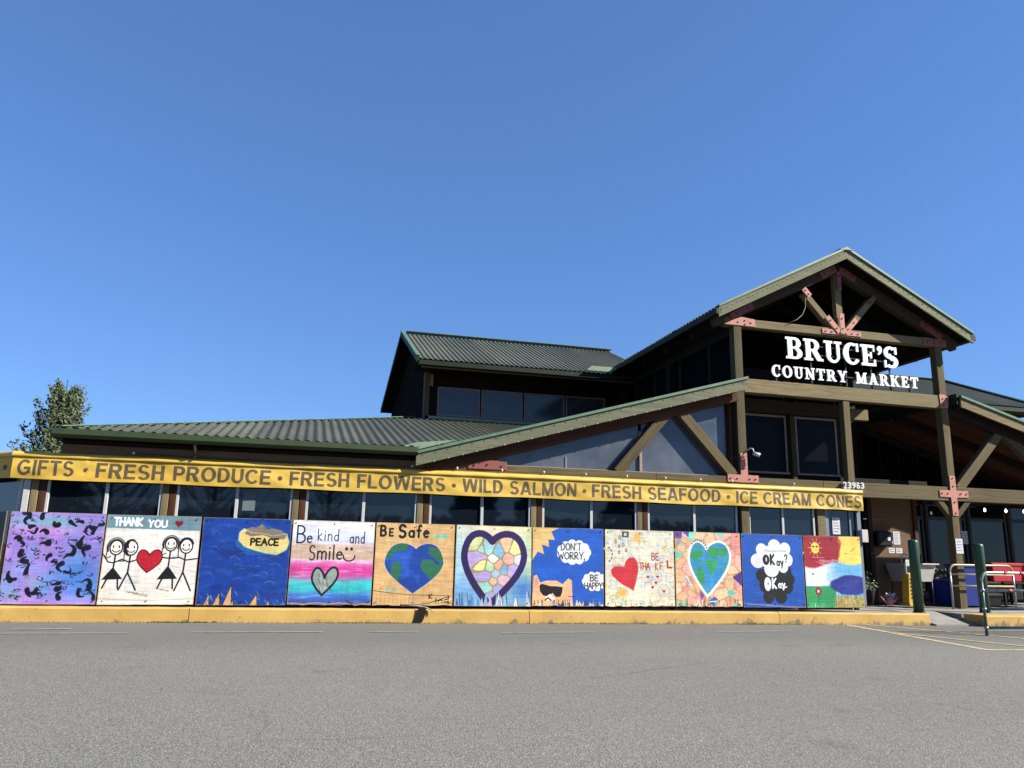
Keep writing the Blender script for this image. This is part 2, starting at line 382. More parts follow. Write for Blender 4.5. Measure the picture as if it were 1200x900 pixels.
# pavement slabs behind the kerb
pav = tag(link('pavement', None), kind='structure')
def slab(x0, x1, y0, y1, drop=0, d1=None):
    d1 = drop if d1 is None else d1
    V = [(x0, y0, kz(x0)-d1), (x1, y0, kz(x1)-d1), (x1, y1, kz(x1)-drop), (x0, y1, kz(x0)-drop)]; V += [(a, b, c-.25) for a, b, c in V]
    link('paving_slab', pyd(V, [(0, 1, 2, 3), (4, 7, 6, 5), (0, 4, 5, 1), (1, 5, 6, 2), (2, 6, 7, 3), (3, 7, 4, 0)]), 'concrete', pav)
x = -9.0
while x < 10.4:
    x1 = min(x+1.62, 10.47); slab(x, x1-.012, 11.735 if x < 8 else 11.66, 13.2, .012); x += 1.62
slab(10.475, 11.34, 12.35, 13.2, .010); slab(10.475, 11.34, 11.35, 12.345, .010, .165)
for x0, x1 in ((11.352, 13.0), (13.01, 15), (15.01, 17), (17.01, 19)): slab(x0, x1, 11.7, 13.2, .012)
for x0 in range(9, 19, 2): slab(x0+.3, x0+2.29, 13.21, 17.2, .012)
# painted lines
def stripe(pts, wd, mat='line', name='painted_line'):
    for (a, b) in zip(pts[:-1], pts[1:]):
        a = Vector((*a, 0)); b = Vector((*b, 0)); d = (b-a).normalized(); n = Vector((-d.y, d.x, 0))*wd/2
        a2 = a-d*wd*.3; b2 = b+d*wd*.3; L = (b2-a2).length; k = max(1, int(L/.5)); V = []; F = []
        for i in range(k+1):
            p = a2+(b2-a2)*i/k
            for s in (-1, 1): V.append((p+n*s).xy.to_3d()+Vector((0, 0, gz(p.x)+.004+stripe.z)))
        for i in range(k): F.append((2*i, 2*i+2, 2*i+3, 2*i+1))
        tag(link(name, pyd(V, F), mat), kind='structure'); stripe.z += .0006
stripe.z = 0
stripe([(8.81, 11.45), (8.26, 8.17), (14, 7.9)], .10)
stripe([(9.20, 11.5), (9.97, 9.94), (10.4, 8.6)], .08)
stripe([(8.60, 10.3), (9.3, 8.18)], .08)
for x0, x1, y in ((-3.6, -1.9, 10.1), (-1.2, .3, 10.25), (.9, 1.5, 10.3), (2.6, 3.9, 10.2), (5.8, 7.0, 10.35), (-3.2, -2.6, 10.55)):
    stripe([(x0, y), (x1, y+.05)], .05, 'line_w', 'worn_line')

# ------------------------------------------------------------------ the market building
B = thing('market_building', 'low timber market hall with green corrugated roofs, glazed truss gables and clerestory', 'building', (6, 15, .2))
YW = 13.0; F0 = 12.91; F1 = 13.09
SX = (10.26)        # centre line of the tower
def plate_mesh_bolts(par, pts, y=12.895):
    for (bx, bz) in pts:
        link('bolt', BOLT, None, par, (bx, y-.003, bz))
_bm = bmesh.new(); add_tube(_bm, [(0, .004, 0), (0, -.012, 0)], .014, 6); BOLT = mesh(_bm); BOLT.materials.append(M['bolt'])
def plate(poly, bolts, y=12.90, th=.012, mat='pink'):
    p = prism('bracket_plate', poly, y-th, y, mat, B, bev=.003); plate_mesh_bolts(p, bolts, y-th); return p

# --- window wall under the banner
posts = [-3.85, -2.05, -.11, 1.89, 3.86, 5.84]
for px_ in posts:
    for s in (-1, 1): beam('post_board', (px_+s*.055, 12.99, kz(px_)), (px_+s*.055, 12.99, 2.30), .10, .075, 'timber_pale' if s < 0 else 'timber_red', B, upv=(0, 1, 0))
    beam('post_core', (px_, 13.04, kz(px_)), (px_, 13.04, 2.30), .06, .05, 'timber_dark', B, upv=(0, 1, 0))
edges = posts+[7.86, 9.50]
for i in range(len(edges)-1):
    a = edges[i]+(.10 if i < 6 else .115); b = edges[i+1]-(.10 if i < 5 else .105); zb = 1.18; zt = 2.28; mid = (a+b)/2+.02
    fr = link('window', None, None, B, (mid, 13.0, 1.7))
    for u0, u1 in ((a, a+.042), (b-.042, b), (mid-.025, mid+.025)):
        box('frame', u0, u1, 12.965, 13.03, zb, zt, 'vinyl_frame', fr, .004)
    box('sill', a, b, 12.955, 13.04, zb-.05, zb-.002, 'vinyl_frame', fr, .004)
    for u0, u1 in ((a+.043, mid-.026), (mid+.026, b-.043)):
        g = box('pane', u0, u1, 12.995, 13.005, zb, zt, 'glass', fr, 0)
        g.rotation_euler = (random.uniform(-.004, .004), 0, random.uniform(-.006, .006))
    box('apron_wall', a, b, 13.0, 13.06, kz(a)-.1, zb-.055, 'siding', B)
# right end door frame of the wing and its paper notice
for u0, u1 in ((9.62, 9.70), (10.33, 10.42)): box('door_frame', u0, u1, 12.96, 13.06, .2, 2.2, 'fridge', B)
box('door_head', 9.70, 10.33, 12.97, 13.05, 2.0, 2.2, 'fridge', B)
box('door_panel', 9.70, 10.33, 13.0, 13.03, .2, 1.25, 'fridge', B)
dg = box('door_glass', 9.70, 10.33, 13.005, 13.015, 1.25, 2.0, 'glass', B, 0)
box('door_mullion', 10.17, 10.21, 12.98, 13.04, 1.25, 2.0, 'fridge', B)
box('end_board', 9.44, 9.62, 12.94, 13.06, .2, 2.24, 'timber_pale', B)
box('conduit_box', 10.36, 10.50, 12.88, 12.955, 1.38, 1.62, 'plastic_w', B)
box('window_poster', -.97, -.78, 12.985, 12.992, 1.62, 1.95, 'greyblue', B, 0)
# chamfered left corner
CH = link('corner_wall', None, None, B, (-4.2, 13.0, .2))
def quad(name, pts, mat, par): return link(name, pyd([Vector(p)-Vector(pts[0]) for p in pts], [(0, 1, 2, 3)]), mat, par, pts[0])
quad('wall_glass', [(-4.08, 13.02, .3), (-6.0, 14.94, .3), (-6.0, 14.94, 2.3), (-4.08, 13.02, 2.3)], 'glass', CH)
for k in (0.02, .9, 1.8): beam('frame', (-4.08-k, 13.0+k, .3), (-4.08-k, 13.0+k, 2.28), .05, .05, 'vinyl_frame', CH)
box('corner_frame', -4.06, -3.97, 12.96, 13.04, 1.13, 2.28, 'vinyl_frame', B)
quad('side_wall', [(-6.0, 14.94, .1), (-6.0, 26, .1), (-6.0, 26, 2.2), (-6.0, 14.94, 2.2)], 'siding', B)
# interior shell (dark, so the panes see a room)
box('interior_floor', -5.9, 10.4, 13.3, 26, .12, .18, 'interior', B, 0)
box('interior_wall', -5.9, 30, 26, 26.1, .1, 2.6, 'interior', B, 0)
box('frieze_board', -3.60, 1.95, 12.95, 12.98, 2.535, 2.70, 'timber_dark', B)
box('interior_ceiling', -5.5, 10.3, 13.12, 18.6, 2.30, 2.34, 'interior', B, 0)
box('inner_wall', 10.42, 10.48, 13.1, 26, .15, 2.45, 'siding', B, 0)

# --- beams of the front plane
beam('eave_beam', (-3.62, 13.0, 2.42), (2.9, 13.0, 2.42), .16, .22, 'plywood', B)  # paler material stands in for sunlight on this shaded beam
beam('eave_beam', (-3.62, 12.90, 2.56), (1.9, 12.90, 2.56), .03, .05, 'timber_dark', B)
for a, b in ((2.9, 6.1), (6.102, 9.6), (9.602, 12.5), (12.72, 15.2), (15.202, 19)):
    beam('tie_beam', (a, 13.0, 2.385), (b, 13.0, 2.385), .17, .28, 'timber', B)
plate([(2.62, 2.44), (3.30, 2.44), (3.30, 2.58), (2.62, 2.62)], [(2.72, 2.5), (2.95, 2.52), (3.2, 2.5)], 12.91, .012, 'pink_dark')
# tower posts
for px_, top in ((7.89, 5.47), (12.62, 5.47)):
    beam('tower_post', (px_, 13.0, kz(px_)), (px_, 13.0, 2.245), .17, .17, 'timber', B, upv=(0, 1, 0))
    beam('tower_post', (px_, 13.0, 2.245), (px_, 13.0, 4.15), .172, .172, 'timber', B, upv=(0, 1, 0))
    beam('tower_post', (px_, 13.0, 4.15), (px_, 13.0, top), .17, .17, 'timber', B, upv=(0, 1, 0))
# rear posts of the tower
for px_ in (7.89, 12.62):
    for y in (15.8, 18.5): beam('rear_post', (px_, y, kz(px_)), (px_, y, 5.5), .18, .18, 'timber_dark', B, upv=(0, 1, 0))
# T and cross plates
plate([(7.54, 2.42), (8.19, 2.42), (8.19, 2.56), (7.965, 2.56), (7.965, 2.97), (7.825, 2.97), (7.825, 2.56), (7.54, 2.56)],
      [(7.6, 2.49), (7.74, 2.49), (8.0, 2.49), (8.12, 2.49), (7.895, 2.68), (7.895, 2.9)], 12.91)
plate([(12.28, 2.32), (12.55, 2.32), (12.55, 1.95), (12.69, 1.95), (12.69, 2.32), (12.98, 2.32), (12.98, 2.455), (12.69, 2.455), (12.69, 2.75), (12.55, 2.75), (12.55, 2.455), (12.28, 2.455)],
      [(12.33, 2.39), (12.47, 2.39), (12.78, 2.39), (12.92, 2.39), (12.62, 2.7), (12.62, 2.54), (12.62, 2.22), (12.62, 2.0)], 12.91)
# cross beam carrying the sign
beam('cross_beam', (7.985, 13.0, 4.295), (12.72, 13.0, 4.275), .17, .27, 'timber_pale', B)
plate([(12.52, 4.15), (12.70, 4.15), (12.74, 4.4), (12.66, 4.4), (12.66, 4.43), (12.50, 4.43)], [(12.58, 4.2), (12.58, 4.34), (12.67, 4.36)], 12.91)
beam('middle_post', (10.26, 13.0, 2.53), (10.26, 13.0, 4.15), .15, .14, 'timber', B, upv=(0, 1, 0))
# gable truss
TZ = 5.55
beam('gable_tie', (7.62, 13.0, TZ), (12.80, 13.0, TZ), .17, .165, 'timber_pale', B)
S = .497
def rz(x, top=7.22): return top-abs(x-SX)*S*1.0
def chord(x0, z0, x1, z1, name='rafter', w_=.17, h_=.24, mat='timber_shade', y=13.0): return beam(name, (x0, y, z0), (x1, y, z1), w_, h_, mat, B)
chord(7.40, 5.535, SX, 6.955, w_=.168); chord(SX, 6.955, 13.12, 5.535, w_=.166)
beam('king_post', (10.27, 13.0, 5.635), (10.27, 13.0, 6.83), .15, .12, 'timber_pale', B, upv=(0, 1, 0))
beam('web', (9.46, 13.0, 6.34), (10.10, 13.0, 5.64), .14, .125, 'timber_pale', B)
beam('web', (11.08, 13.0, 6.34), (10.43, 13.0, 5.64), .14, .125, 'timber_pale', B)
plate([(9.80, 5.50), (10.72, 5.50), (10.72, 5.60), (9.80, 5.60)], [(9.88, 5.55), (10.02, 5.55), (10.5, 5.55), (10.64, 5.55)], 12.91)
def slant(x0, z0, x1, z1, wd, y, mat='pink'):
    d = Vector((x1-x0, z1-z0)); n = Vector((-d.y, d.x)).normalized()*wd/2
    b = [(x0+(x1-x0)*k, z0+(z1-z0)*k) for k in (.25, .75)]
    plate([(x0-n.x, z0-n.y), (x1-n.x, z1-n.y), (x1+n.x, z1+n.y), (x0+n.x, z0+n.y)], b, y, .012, mat)
slant(10.20, 5.55, 9.93, 5.86, .11, 12.894); slant(10.33, 5.55, 10.62, 5.86, .11, 12.893); slant(10.27, 5.52, 10.27, 5.95, .11, 12.889)
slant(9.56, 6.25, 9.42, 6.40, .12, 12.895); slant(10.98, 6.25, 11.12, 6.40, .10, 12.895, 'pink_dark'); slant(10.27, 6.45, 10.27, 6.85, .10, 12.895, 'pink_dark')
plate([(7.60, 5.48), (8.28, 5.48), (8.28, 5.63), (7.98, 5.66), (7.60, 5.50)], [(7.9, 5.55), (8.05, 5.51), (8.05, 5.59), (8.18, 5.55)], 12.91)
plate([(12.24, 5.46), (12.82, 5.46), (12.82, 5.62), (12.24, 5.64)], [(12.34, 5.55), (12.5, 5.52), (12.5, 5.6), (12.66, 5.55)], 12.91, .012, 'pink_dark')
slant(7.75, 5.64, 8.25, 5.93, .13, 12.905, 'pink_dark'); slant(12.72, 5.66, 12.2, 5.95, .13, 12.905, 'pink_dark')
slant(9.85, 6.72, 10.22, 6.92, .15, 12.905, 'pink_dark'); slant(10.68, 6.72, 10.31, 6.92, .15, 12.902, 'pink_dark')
# sagging cord in the gable
tube('sagging_cord', [(9.44, 12.88, 6.2), (9.42, 12.87, 6.0), (9.34, 12.87, 5.83), (9.2, 12.87, 5.71), (9.02, 12.88, 5.63)], .007, 'cord', B, 5)
# --- roof of the tower: deck, corrugated sheets, fascia, trims
RY0, RY1 = 12.60, 24.0; EX = 2.93; EZ = 5.66; AZ = 7.10
def slope_deck(side):
    ex = SX+side*EX
    V = [(ex, RY0+.06, EZ-.02), (SX, RY0+.06, AZ), (SX, RY1, AZ), (ex, RY1, EZ-.02)]
    V += [(a, b, c-.05) for a, b, c in V]
    link('roof_deck', pyd(V, [(0, 1, 2, 3), (4, 7, 6, 5), (0, 4, 5, 1), (1, 5, 6, 2), (2, 6, 7, 3), (3, 7, 4, 0)]), 'soffit', B)
    u = Vector((-side*EX, 0, AZ-EZ+.02)); L = u.length
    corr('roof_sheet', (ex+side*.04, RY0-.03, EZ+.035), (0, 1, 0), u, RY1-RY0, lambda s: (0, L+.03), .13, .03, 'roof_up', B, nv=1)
    n = Vector((-side*(AZ-EZ), 0, -EX)).normalized()
    # barge board and green drip edge, one board each
    p0 = Vector((ex+side*.02, RY0, EZ+.005)); p1 = Vector((SX-side*.0, RY0, AZ+.09))
    dn = Vector((0, 0, -1))
    pts = [(p0.x, p0.z-.16), (p0.x, p0.z+.035), (p1.x, p1.z+.035), (p1.x, p1.z-.16)]
    prism('barge_board', pts, RY0-.02+(.003 if side > 0 else 0), RY0+.02+(.003 if side > 0 else 0), 'fascia', B)
    pts = [(p0.x, p0.z+.037), (p0.x, p0.z+.085), (p1.x, p1.z+.085), (p1.x, p1.z+.037)]
    prism('drip_edge', pts, RY0-.045+(.003 if side > 0 else 0), RY0+.03+(.003 if side > 0 else 0), 'trim_green', B)
    for k in range(26):   # nail heads along the barge board
        f = (k+.5)/26; q = p0.lerp(p1, f); link('bolt', BOLT_S, None, B, (q.x, RY0-.022, q.z-.04))
    box('gutter', ex-.05 if side > 0 else ex-.08, ex+.08 if side > 0 else ex+.05, RY0-.02, RY1, EZ-.10, EZ+.02, 'gutter_dark', B)
_bm = bmesh.new(); add_tube(_bm, [(0, .003, 0), (0, -.004, 0)], .009, 5); BOLT_S = mesh(_bm); BOLT_S.materials.append(M['bolt'])
slope_deck(-1); slope_deck(1)
box('ridge_cap', SX-.16, SX+.16, RY0-.05, RY1, AZ+.10, AZ+.125, 'trim_green', B)
for y in np.arange(14.0, 23, 1.2):
    chord(7.45, 5.50, SX, 6.93, 'rafter', .08, .18, 'timber_dark', y); chord(SX, 6.93, 13.07, 5.50, 'rafter', .078, .18, 'timber_dark', y)
for px_ in (7.89, 12.62): beam('wall_plate', (px_, 13.1, 5.42), (px_, 22.5, 5.42), .16, .2, 'timber_dark', B)
# second truss and dark wall deep inside the tower
beam('inner_tie', (7.98, 15.6, 5.05), (12.5, 15.6, 5.05), .14, .2, 'timber_dark', B)
box('tower_back_wall', 7.98, 12.53, 18.6, 18.7, 2.6, 5.6, 'siding', B, 0)
prism('tower_back_gable', [(7.6, 5.602), (12.9, 5.602), (SX, 6.85)], 18.602, 18.7, 'siding', B)
for a, b in ((8.3, 9.5), (9.8, 11.0)):
    wn = box('inner_window', a, b, 18.55, 18.598, 4.5, 5.3, 'frame_dark', B); box('pane', a+.06, b-.06, 18.53, 18.549, 4.56, 5.24, 'glass_dusty', wn, 0)
# left side wall of the tower over the low roof
box('tower_side_wall', 7.93, 7.97, 13.1, 18.6, 2.6, 5.34, 'siding', B, 0)
for y in (14.0, 15.3, 16.6, 17.7):
    beam('side_post', (7.9, y, 3.2), (7.9, y, 5.32), .09, .09, 'timber_dark', B, upv=(0, 1, 0))
# infill wall with two dark windows left of the middle post, and an added deck that blocks sun
YI = 14.0
box('infill_wall', 7.99, 10.95, YI+.02, YI+.08, 2.55, 4.95, 'timber_dark', B, 0)
beam('infill_beam', (8.0, YI-.02, 4.13), (10.9, YI-.02, 4.13), .10, .26, 'timber_shade', B)
beam('infill_post', (9.68, YI-.03, 2.55), (9.68, YI-.03, 3.99), .10, .15, 'timber_shade', B, upv=(0, 1, 0))
def frame_window(x0, x1, z0, z1, y, mat='frame_pink', gm='glass', t_=.045, nm='upper_window'):
    fr = link(nm, None, None, B, ((x0+x1)/2, y, z0))
    box('frame', x0, x0+t_, y-.03, y+.02, z0, z1, mat, fr, .004); box('frame', x1-t_, x1, y-.03, y+.02, z0, z1, mat, fr, .004)
    box('frame', x0+t_, x1-t_, y-.028, y+.018, z1-t_, z1, mat, fr, .004); box('sill', x0-.02, x1+.02, y-.06, y+.02, z0-.04, z0-.001, mat, fr, .004)
    box('pane', x0+t_, x1-t_, y-.008, y+.002, z0, z1-t_, gm, fr, 0); return fr
frame_window(8.45, 9.58, 2.78, 3.97, YI, 'frame_pink', 'screen'); frame_window(9.79, 10.80, 2.78, 3.97, YI, 'frame_pink', 'screen')
frame_window(8.45, 9.55, 4.28, 4.37, YI, 'frame_dark', 'screen', .02); frame_window(9.82, 10.80, 4.28, 4.37, YI, 'frame_dark', 'screen', .02)
box('sun_block_deck', 7.99, 11.6, 13.10, 17.0, 4.385, 4.425, 'timber_dark', B)  # unseen deck, added to keep sun off the infill wall and windows
# right part of the upper bay: set further back, open to the porch
box('bay_wall', 10.5, 12.5, 17.0, 17.06, 2.45, 3.9, 'timber_dark', B, 0)
beam('bay_sill', (10.4, 13.5, 2.62), (12.5, 13.5, 2.62), .12, .1, 'timber_dark', B)
beam('landing_joist', (11.05, 14.2, 4.14), (11.75, 14.2, 4.14), .16, .24, 'timber_pale', B)
for k in range(0): beam('landing_board', (10.9, 14.6+k*.3, 4.10), (12.4, 14.6+k*.3, 4.10), .26, .04, 'plank', B)

# --- low truss gable, left half (glazed)
LS = .28
def lz(x): return 4.27-(7.93-x)*LS   # centre line of the barge board, left
GY0 = 12.72
def low_rake(x0, x1, zf, side):
    za, zb = zf(x0), zf(x1)
    o = .003 if side > 0 else 0
    prism('barge_board', [(x0, za-.10), (x1, zb-.10), (x1, zb+.095), (x0, za+.095)], GY0-.02+o, GY0+.02+o, 'fascia' if side < 0 else 'timber_pale', B)
    prism('drip_edge', [(x0, za+.097), (x1, zb+.097), (x1, zb+.145), (x0, za+.145)], GY0-.05+o, GY0+.03+o, 'trim_green', B)
    n = 30
    for k in range(n):
        x = x0+(x1-x0)*(k+.5)/n; link('bolt', BOLT_S, None, B, (x, GY0-.022, zf(x)+.05))
low_rake(1.70, 7.93, lz, -1)
rzr = lambda x: 4.27-(x-12.78)*LS
low_rake(12.84, 19.0, rzr, 1)
# end of the right rake, boxed
box('rake_end', 12.815, 12.838, 12.74, 13.1, 4.12, 4.34, 'timber_dark', B)
# low gable decks and sheets
for side, x0, x1, zf in ((-1, 1.70, 7.95, lz), (1, 12.78, 19.0, rzr)):
    za, zb = zf(x0)+.06, zf(x1)+.06; yb = 18.6
    # soffit planks under the overhang and the porch
    k = 0; y = GY0+.03
    while y < (13.1 if side < 0 else 17.1):
        a = Vector((x0, y+.065, za-.045)); b_ = Vector((x1, y+.065, zb-.045))
        beam('soffit_plank', a, b_, .128, .022, 'plank', B, bev=.004); y += .136; k += 1
    V = [(x0, GY0+.03, za), (x1, GY0+.03, zb), (x1, yb, zb), (x0, yb, za)]; V += [(a, b_, c-.025) for a, b_, c in V]
    link('roof_deck', pyd(V, [(0, 1, 2, 3), (4, 7, 6, 5), (0, 4, 5, 1), (1, 5, 6, 2), (2, 6, 7, 3), (3, 7, 4, 0)]), 'soffit', B)
    d = Vector((x1-x0, 0, zb-za)) if side < 0 else Vector((x0-x1, 0, za-zb)); o = (x0, GY0-.02, za+.03) if side < 0 else (x1, GY0-.02, zb+.03)
    Ld = d.length
    corr('roof_sheet', o, (0, 1, 0), d, yb-GY0, lambda s: (0, Ld), .15, .03, 'roof', B, nv=1)
box('rake_flashing', 12.755, 12.778, GY0, 18.6, 4.20, 4.43, 'gutter_dark', B)
# red-brown sub rafters just behind the barge boards
beam('sub_rafter', (1.9, 12.93, lz(1.9)-.17), (7.80, 12.93, lz(7.80)-.17), .12, .20, 'timber_red', B)
beam('sub_rafter', (12.74, 12.97, rzr(12.74)-.17), (19, 12.97, rzr(19)-.17), .12, .20, 'timber_dark', B)
# glazing of the left truss
gp = [(3.05, 2.56), (7.68, 2.56), (7.68, 3.98), (3.05, 2.72)]
tg = prism('truss_glazing', [(3.12, 2.55), (5.84, 2.55), (5.84, 3.50), (3.12, 2.76)], 13.10, 13.112, 'glass_dusty', B)
tg = prism('truss_glazing', [(5.90, 2.55), (7.66, 2.55), (7.66, 3.98), (5.90, 3.52)], 13.10, 13.112, 'glass_dusty', B)
box('glazing_sill', 3.05, 7.70, 13.03, 13.12, 2.527, 2.545, 'frame_pink', B)
box('glazing_mullion', 5.842, 5.898, 13.06, 13.12, 2.546, 3.3, 'frame_pink', B)
box('glazing_mullion', 4.42, 4.445, 13.085, 13.12, 2.546, 2.75, 'frame_pink', B)
box('glazing_jamb', 7.68, 7.74, 13.0, 13.12, 2.546, 3.95, 'timber_red', B); box('glazing_jamb', 7.742, 7.80, 12.97, 13.1, 2.53, 3.98, 'timber_dark', B)
beam('stub_post', (3.06, 13.0, 2.53), (3.06, 13.0, 2.80), .15, .16, 'timber_red', B, upv=(0, 1, 0))
beam('stub_post', (4.72, 13.3, 2.53), (4.72, 13.3, 3.15), .1, .14, 'timber_dark', B, upv=(0, 1, 0))
beam('truss_web', (6.42, 12.99, 3.70), (5.36, 12.99, 2.50), .14, .185, 'timber', B)
beam('truss_web', (6.60, 12.985, 3.74), (7.70, 12.985, 2.54), .14, .185, 'timber', B)
# right truss
beam('truss_web', (12.80, 12.99, 2.50), (14.0, 12.99, 3.72), .14, .19, 'timber', B)
beam('truss_web', (14.1, 12.99, 3.72), (15.6, 12.99, 2.52), .14, .19, 'timber', B)
beam('knee_brace', (12.28, 12.995, 2.27), (12.56, 12.995, 1.95), .12, .11, 'timber', B)
beam('knee_brace', (12.70, 12.995, 1.95), (13.02, 12.995, 2.27), .12, .11, 'timber', B)
for x in (14.6, 16.4, 18.2):
    pass
for y in (14.4, 15.8, 17.0): beam('porch_rafter', (12.7, y, rzr(12.7)-.10), (19, y, rzr(19)-.10), .10, .16, 'timber_dark', B)

# --- porch rear: storefront glazing, plywood panel
YS = 15.3
for a, b in ((12.95, 14.0), (14.08, 15.2), (15.28, 16.4), (16.48, 17.6), (17.68, 18.9)):
    st = link('storefront_window', None, None, B, ((a+b)/2, YS, .3))
    for u0, u1 in ((a, a+.07), (b-.07, b)): box('frame', u0, u1, YS-.04, YS+.03, .2, 2.35, 'steel_dark', st)
    box('frame', a+.07, b-.07, YS-.038, YS+.028, 2.0, 2.08, 'steel_dark', st); box('frame', a+.07, b-.07, YS-.038, YS+.028, .2, .38, 'steel_dark', st)
    for z0, z1 in ((.38, 2.0), (2.08, 2.35)): box('pane', a+.07, b-.07, YS-.005, YS+.005, z0, z1, 'glass_shop', st, 0)
    box('mullion_post', b, b+.08, YS-.06, YS+.05, .2, 2.42, 'timber_dark', B)
box('storefront_header', 11.8, 19, YS-.06, YS+.06, 2.42, 2.60, 'timber_dark', B)
box('porch_upper_wall', 11.8, 19, YS+.9, YS+1.0, 2.6, 4.3, 'siding', B, 0)
for k in range(12): box('upper_batten', 12.0+k*.55, 12.06+k*.55, YS+.85, YS+.9, 2.62, 4.2, 'timber_dark', B)
box('plywood_panel', 11.50, 12.58, 14.02, 14.06, .19, 2.36, 'plywood', B)
bpy.context.view_layer.update()
for x0, x1 in ((11.44, 11.498), (12.582, 12.64)): beam('panel_edge', (x0/2+x1/2, 14.0, .19), (x0/2+x1/2, 14.0, 2.36), .10, .056, 'timber_red', B, upv=(0, 1, 0))
box('store_ceiling', 10.2, 30, 15.4, 26.1, 2.62, 2.66, 'interior', B, 0)
box('recess_wall', 10.2, 11.43, 15.5, 15.56, .19, 2.4, 'siding', B, 0)
box('entry_ceiling', 10.45, 12.9, 13.12, 16.2, 2.44, 2.48, 'timber_dark', B, 0)
box('store_floor', 12.9, 30, 15.4, 25.9, .14, .19, 'interior', B, 0)
# --- low hip roof of the wing
HX, HY, HZ = -3.62, 12.76, 2.69
SL = .25; cs = math.cos(math.atan(SL))
run = 6.0
def hipv(s):
    x = HX+s; v0 = 0 if x < 1.72 else min(run, (x-1.72)*LS/SL)
    return (v0/cs, max(v0+.001, min(run, max(.02, s)))/cs)
corr('roof_sheet', (HX, HY-.05, HZ+.03), (1, 0, 0), (0, 1, SL), 11.4, hipv, .152, .034, 'roof', B, nv=2, trap=False)
def hipv2(s): return (0, min(run, s, 15.5-s+.1)/cs)
corr('roof_sheet', (HX-.05, HY, HZ+.03), (0, 1, 0), (1, 0, SL), 15.4, lambda s: (0, min(run, max(.02, s))/cs), .152, .034, 'roof', B, nv=2, trap=False)
V = [(HX, HY, HZ-.03), (1.75, HY, HZ-.03), (7.2, HY+run, HZ-.03+run*SL), (HX+run, HY+run, HZ-.03+run*SL), (HX, 28, HZ-.03), (HX+run, 28, HZ-.03+run*SL)]
link('roof_deck', pyd(V, [(0, 1, 2, 3), (0, 3, 5, 4)]), 'soffit', B)
quad('eave_soffit', [(HX+.02, HY+.02, HZ-.10), (1.70, HY+.02, HZ-.10), (1.70, 12.90, HZ-.10), (HX+.02, 12.90, HZ-.10)], 'soffit', B)
quad('eave_soffit', [(HX+.02, HY+.02, HZ-.104), (HX+.02, 28, HZ-.104), (HX+.5, 28, HZ-.104), (HX+.5, HY+.02, HZ-.104)], 'soffit', B)
beam('hip_cap', (HX-.02, HY-.04, HZ+.075), (HX+run, HY+run, HZ+.085+run*SL), .16, .02, 'trim_green', B)
# gutter with an open top profile
def gutter(x0, x1, y, z, mat, side_y=-1, h=.13, d=.13):
    pr = [(0, h), (0, 0), (side_y*d*.75, 0), (side_y*d, h*.35), (side_y*d, h), (side_y*(d-.02), h), (side_y*(d-.02), h*.4), (side_y*d*.7, .015), (side_y*.01, .015), (side_y*.01, h)]
    prism('gutter', [(y+a, z+b) for a, b in pr], x0, x1, mat, B, axis='x')
gutter(HX-.08, 1.72, HY-.0, HZ-.095, 'gutter')
prism('gutter', [(HX-.10+a, HZ-.095+b) for a, b in ((0, .13), (0, 0), (.1, 0), (.1, .13))], HY-.1, 27, 'gutter', B)
# valley flashing beside the rake foot, and flashing under the clerestory
prism('valley_flashing', [(1.30, 2.70), (1.72, 2.70), (2.4, 2.90), (1.7, 2.82)], 12.765, 12.80, 'flash', B)
tube('downspout', [(-1.72, 12.70, 2.60), (-1.72, 12.74, 2.50), (-1.72, 12.80, 2.44), (-1.72, 12.80, 2.39)], .028, 'gutter', B, 8)

